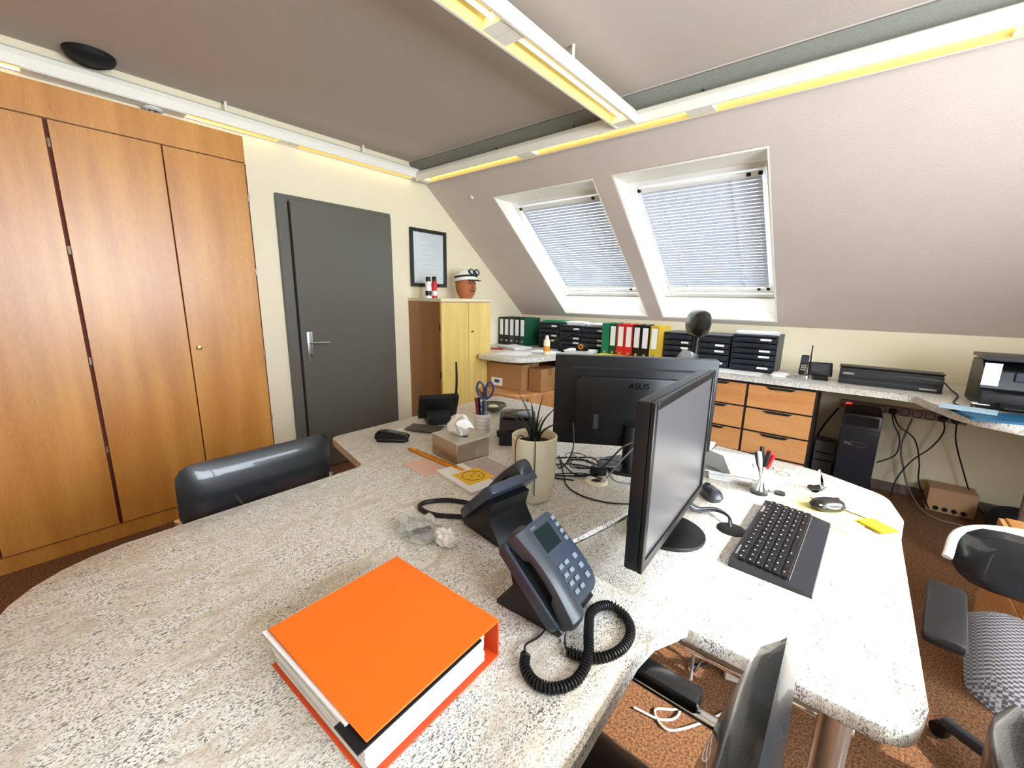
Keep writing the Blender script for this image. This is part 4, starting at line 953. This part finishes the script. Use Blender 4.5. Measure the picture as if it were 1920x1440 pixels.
# black label printer
LP = thing('label_printer', 'bulky black label printer with a sloping lid behind the plant pot', 'printer', (-1.21, 1.52, ZA), math.radians(-52))
PR('body', roundpoly([(-.10, 0, .008), (.10, 0, .008), (.105, .07, .02), (.06, .12, .03), (-.07, .13, .03), (-.105, .07, .02)]), -.085, .085, BLACK, LP, .006, mtx=XZ2Y)
PR('lid', roundpoly([(-.07, -.072, .015), (.055, -.072, .015), (.055, .072, .015), (-.07, .072, .015)]), .126, .134, mat('gloss_lid', (40, 34, 36), .15), LP, .002, rot=(0, math.radians(3), 0))
B('paper_slot', (.098, -.055, .075), (.107, .055, .08), BLACKM, LP); B('badge', (-.03, -.0862, .06), (.03, -.0852, .075), SILVER, LP)
for sx in (-.08, .08): LA('foot', [(0, 0), (.012, 0), (.012, .004), (0, .004)], BLACKM, LP, 10, (sx, -.06, -.0005))
T('latch', [(.02, -.09, .04), (.06, -.094, .06), (.08, -.09, .04)], .006, DGREY, LP)
o = B('black_charger', (-.02, -.025, 0), (.02, .025, .02), BLACK, None, .006, 2, loc=(-1.005, 1.30, ZA+.0005), rot=(0, 0, .3)); tag(o, 'small black plug adapter left of the white plant pot', 'adapter')
# stapler
ST = thing('stapler', 'black stapler near the chair at the left desk edge', 'stapler', (-1.63, 1.10, ZA), math.radians(40))
PR('base', roundpoly([(-.08, -.02, .012), (.07, -.02, .018), (.07, .02, .018), (-.08, .02, .012)]), 0, .012, BLACK, ST, .003)
PR('arm', roundpoly([(-.085, .014, .004), (.075, .014, .006), (.07, .035, .012), (-.03, .055, .03), (-.085, .05, .02)]), -.019, .019, mat('gloss_black', (0, 0, 0)), ST, .004, mtx=XZ2Y)
B('metal_edge', (-.07, -.0205, .013), (.068, .0205, .017), DGREY, ST)
sheets('notepad', 'dark patterned notepad lying behind the stapler', (-1.66, 1.31, ZA+.001), .16, .1, 3, .5, mat('dark_mottled', (88, 78, 72), .6, noise=.5, nscale=30), 'notepad', dz=.004)
sheets('business_cards', 'few pale cards lying before the phone station', (-1.72, 1.24, ZA+.001), .08, .05, 2, .2, CREAMP, 'cards', dz=.001)
o = PR('pink_sheet', [(-.085, -.05), (.085, -.05), (.085, .05), (-.085, .05)], 0.0006, .0014, PINK, None, loc=(-1.28, 1.0, ZA), rot=(0, 0, -.1)); tag(o, 'pale pink slip of paper lying left of the orange ruler', 'paper')
RU = thing('ruler', 'flat orange folding ruler lying in front of the tissue box', 'ruler', (-1.28, 1.075, ZA+.0016), math.radians(-2))
B('stick', (-.205, -.011, 0), (.205, .011, .007), AMBER, RU, .002, 1); B('stick_upper', (-.205, -.010, .0072), (.16, .010, .011), AMBER, RU, .002, 1)
bm = bmesh.new()
for k in range(14): box(bm, (-.15+k*.02, -.004, .0111), (-.142+k*.02, .006, .0114))
fin('scale_print', bm, mat('print_dark', (90, 50, 10), .6), RU)
MG = thing('magazine', 'small magazine with a yellow smiling-circle cover by the ruler', 'magazine', (-1.06, 1.075, ZA), math.radians(-10))
B('pages', (-.125, -.10, .0006), (.115, .145, .008), PAPER, MG); B('cover', (-.125, -.10, .0082), (.118, .147, .0092), PAPER, MG)
B('grey_print', (-.12, .02, .0093), (.115, .143, .0096), mat('mauve_print', (186, 168, 164), .5, noise=.25, nscale=25), MG)
B('yellow_panel', (-.05, -.075, .0093), (.065, .045, .0098), YELLOWD, MG)
T('circle_print', [(.005+.042*math.cos(2*PI*i/16), -.015+.042*math.sin(2*PI*i/16), .0098) for i in range(16)], .0013, BLACKM, MG, 5, 2, closed=True)
for p in ((-.01, .0), (.022, .0), (.006, -.022)): LA('dot_print', [(0, 0), (.004, 0), (.004, .0006), (0, .0006)], BLACKM, MG, 8, (p[0], p[1], .0098))
# vase with aloe
VS = thing('plant_pot', 'tall cream ceramic pot with a thin dark plant trailing over its rim', 'plant pot', (-.79, 1.085, ZA))
LA('pot', [(0, .0), (.048, 0), (.062, .012), (.072, .06), (.076, .14), (.077, .227), (.073, .23), (.069, .225), (.068, .18), (0, .18)], CREAMP, VS, 32)
LA('soil', [(0, .0), (.067, 0), (.067, .012), (.03, .018), (0, .016)], SOIL, VS, 24, (0, 0, .186))
random.seed(21)
pl_specs = [(.55, .085, .13), (1.6, .05, .15), (2.4, .09, .12), (3.4, .07, .16), (4.2, .10, .10), (5.2, .08, .14), (5.9, .05, .10), (0.1, .11, .09), (2.9, .12, .08)]
for k, (a, rr, hh) in enumerate(pl_specs):
    T('leaf', [(0.006*math.cos(a), .006*math.sin(a), .19), (rr*.3*math.cos(a), rr*.3*math.sin(a), .195+hh*.6), (rr*.9*math.cos(a), rr*.9*math.sin(a), .195+hh*1.1)], lambda t: .006*(1-t)+.0008, LEAF, VS, 6, 6)
for a, dn_ in ((-.9, .17), (-1.75, .10)):
    ca, sa = math.cos(a), math.sin(a)
    T('trailing_stem', [(.02*ca, .02*sa, .195), (.06*ca, .06*sa, .238), (.083*ca, .083*sa, .22), (.084*ca, .084*sa, .15), (.082*ca, .082*sa, .215-dn_)], .0018, LEAF, VS, 6, 6)
# crumpled cellophane
random.seed(17)
CE = thing('cellophane', 'crumpled clear cellophane wrapper lying behind the orange binder', 'wrapper', (-.875, .68, ZA))
def crumple(name, rx, ry, rz_, m, loc, seed, jit=.35):
    random.seed(seed); bm = bmesh.new(); bmesh.ops.create_icosphere(bm, subdivisions=3, radius=1)
    for v in bm.verts:
        q = 1+random.uniform(-jit, jit*.6); v.co = Vector((v.co.x*rx*q, v.co.y*ry*q, max(0, (v.co.z+.75)*rz_*q)))
    return fin(name, bm, m, CE, loc)
crumple('wrapper', .075, .055, .028, mat('cellophane_clear', (236, 238, 236), .08, trans=.85, ior=1.15), (-.02, 0, .001), 4)
crumple('wrapper_white', .04, .03, .022, mat('crinkled_white', (228, 224, 214), .4), (.065, .02, .001), 8, .25)
B('tape_inside', (-.03, -.008, .03), (.025, .008, .034), mat('brown_print', (92, 78, 66), .5), CE, rot=(.3, -.2, .9))

# ================================================================== CHAIRS
def cantilever(label, loc, rz, back_lean=8, arms=True, top=.87, seat=.46, w=.50, group='black leather chairs'):
    """faces local +x; back at -x"""
    t_ = thing('leather_chair', label, 'chair', loc, rz, group=group)
    fin('seat', superpad(.46, w-.02, .08, .05), LEATHER, t_, (0, 0, seat), smooth=True)
    hb_ = top-seat+.02
    fin('backrest', superpad(hb_, w, .07, .05, 12, 14), LEATHER, t_, (-.235, 0, seat-.01+hb_/2), (0, math.radians(-90-back_lean), 0), smooth=True)
    for s in (-1, 1):
        y = s*(w/2+.012)
        T('frame_tube', [(-.24, y, .635), (-.12, y, .635), (.20, y, .635), (.235, y, .61), (.24, y, .55), (.24, y, .1), (.22, y, .03), (.18, y, .014), (-.22, y, .014)] if arms else [(-.235, y*.96, .7), (-.225, y*.96, .45), (-.18, y, .43), (.20, y, .43), (.235, y, .40), (.24, y, .1), (.22, y, .03), (.18, y, .014), (-.22, y, .014)], .0125, CHROME, t_, 10, 6)
        T('seat_rail', [(-.22, y*.97, seat-.03), (.238, y*.97, seat-.03)], .01, CHROME, t_, 8, 0)
        if arms: B('arm_pad', (-.17, y-.024, .648), (.19, y+.024, .68), LEATHER, t_, .01, 2)
    T('cross_tube', [(-.22, -w/2-.012, .014), (-.22, w/2+.012, .014)], .0125, CHROME, t_, 10, 0)
    return t_
cantilever('black leather chair at the left edge of the desk, before the wardrobe', (-1.83, .515, 0), PI, back_lean=4, arms=False, top=.872)
cantilever('black leather armchair pushed into the desk corner in the foreground', (-.30, .485, 0), PI, back_lean=12, arms=True, top=.91)
def swivel(label, loc, rz, headrest=False, fabric=LEATHER, backh=.55, seatz=.47, armx=0, backw=.46, rim=False):
    t_ = thing('office_chair', label, 'chair', loc, rz, group='swivel office chairs')
    for k in range(5):
        a = 2*PI*k/5+.3
        leg = T('base_leg', [(.02*math.cos(a), .02*math.sin(a), .11), (.28*math.cos(a), .28*math.sin(a), .065)], .02, DGREY, t_, 10, 0)
        LA('caster', [(0, -.013), (.024, -.013), (.026, 0), (.024, .013), (0, .013)], BLACK, t_, 14, (.29*math.cos(a), .29*math.sin(a), .027), (PI/2, 0, a))
        T('caster_stem', [(.29*math.cos(a), .29*math.sin(a), .03), (.285*math.cos(a), .285*math.sin(a), .07)], .008, DGREY, t_, 8, 0)
    T('gas_lift', [(0, 0, .10), (0, 0, seatz-.05)], .027, CHROME, t_, 14, 0)
    B('mechanism', (-.1, -.08, seatz-.075), (.1, .08, seatz-.035), BLACK, t_, .008, 1)
    fin('seat', superpad(.5, .5, .09, .09), fabric, t_, (.02, 0, seatz), smooth=True)
    fin('backrest', superpad(backh, backw, .07, .09, 12, 12), LEATHER if rim else fabric, t_, (-.26, 0, seatz+.06+backh/2), (0, math.radians(-98), 0), smooth=True)
    T('back_post', [(-.1, 0, seatz-.055), (-.28, 0, seatz-.04), (-.31, 0, seatz+.1), (-.33, 0, seatz+.06+backh+(.1 if headrest else -.1))], .018, BLACK, t_, 10)
    for s in (-1, 1):
        T('arm_support', [(.0, s*.20, seatz-.045), (.0, s*.30, seatz-.03), (-.01+armx*.5, s*.315, seatz+.06), (armx, s*.315, seatz+.19)], .014, SILVER, t_, 8)
        B('arm_pad', (-.13+armx, s*.315-.038, seatz+.19), (.15+armx, s*.315+.038, seatz+.222), BLACK, t_, .014, 2)
    if rim: T('back_rim', [(-.20, -backw/2-.01, seatz+.15), (-.275, -backw/2+.01, seatz+.22), (-.287, -backw*.3, seatz+.262), (-.29, 0, seatz+.266), (-.287, backw*.3, seatz+.262), (-.275, backw/2-.01, seatz+.22), (-.20, backw/2+.01, seatz+.15)], .013, WHITE, t_, 10)
    if headrest:
        fin('headrest', superpad(.17, .29, .13, .08, 16, 18, 2.4, .5), fabric, t_, (-.325, 0, seatz+backh+.24), (0, math.radians(-96), 0), smooth=True)
    return t_
swivel('black office chair with a headrest behind the black screen', (-1.07, 2.66, 0), math.radians(212), True, backh=.52, seatz=.52)
swivel('office chair with a sunlit grid-pattern seat at the right desk end', (.61, 1.60, 0), math.radians(-97), False, meshfabric(), backh=.2, seatz=.47, armx=.26, backw=.6, rim=True)
cantilever('black leather chair at the lower right corner of the picture', (.525, .71, 0), 0, back_lean=4, arms=False, top=.80)

# ================================================================== UNDER THE DESK
def ucable(label, pts, r=.004, m=CABLEW): tag(T('cable', pts, r, m), label, 'cable', 'cables lying on the floor under the desk')
ucable('white cable lying looped on the sunlit carpet under the desk', [(-.34, 1.40, .008), (-.30, 1.32, .008), (-.36, 1.26, .008), (-.30, 1.22, .008), (-.22, 1.32, .008), (-.15, 1.45, .008)])
ucable('white cable crossing the carpet under the desk corner', [(-.42, 1.22, .008), (-.33, 1.24, .008), (-.29, 1.30, .01), (-.33, 1.42, .008)])
ucable('grey cable hanging straight below the desk extension', [(-.34, 1.62, .68), (-.33, 1.60, .4), (-.32, 1.55, .15), (-.30, 1.46, .012)], .006, CABLEG)
ucable('black cable hanging below the desk extension', [(-.30, 1.64, .68), (-.31, 1.6, .4), (-.28, 1.58, .1), (-.30, 1.50, .014)], .005, CABLE)
ucable('second black cable hanging slanted below the desk extension', [(-.26, 1.62, .68), (-.22, 1.6, .35), (-.26, 1.56, .06), (-.32, 1.52, .02)], .005, CABLE)
ub = thing('cable_outlet_box', 'small white outlet box on the floor under the desk extension', 'outlet box', (-.17, 1.60, 0), .3)
B('case', (-.045, -.03, 0), (.045, .03, .075), WHITE, ub, .004, 1); B('socket_face', (-.03, -.0315, .015), (.03, -.0302, .06), CREAMP, ub)
pd = thing('pedestal', 'brown wooden drawer pedestal beside the right chair', 'pedestal', (.78, 2.28, 0))
B('body', (-.2, -.25, .03), (.2, .25, .56), WD, pd, .003, 1)
for k in range(3): d = B('drawer', (-.218, -.245, .04+k*.175), (-.2005, .245, .205+k*.175), WDX, pd, .002, 1); B('grip', (-.224, -.06, .19+k*.175), (-.2182, .06, .198+k*.175), BLACKM, d)
for sx in (-.16, .16):
    for sy in (-.2, .2): LA('caster', [(0, 0), (.02, 0), (.02, .03), (0, .03)], BLACK, pd, 10, (sx, sy, 0))
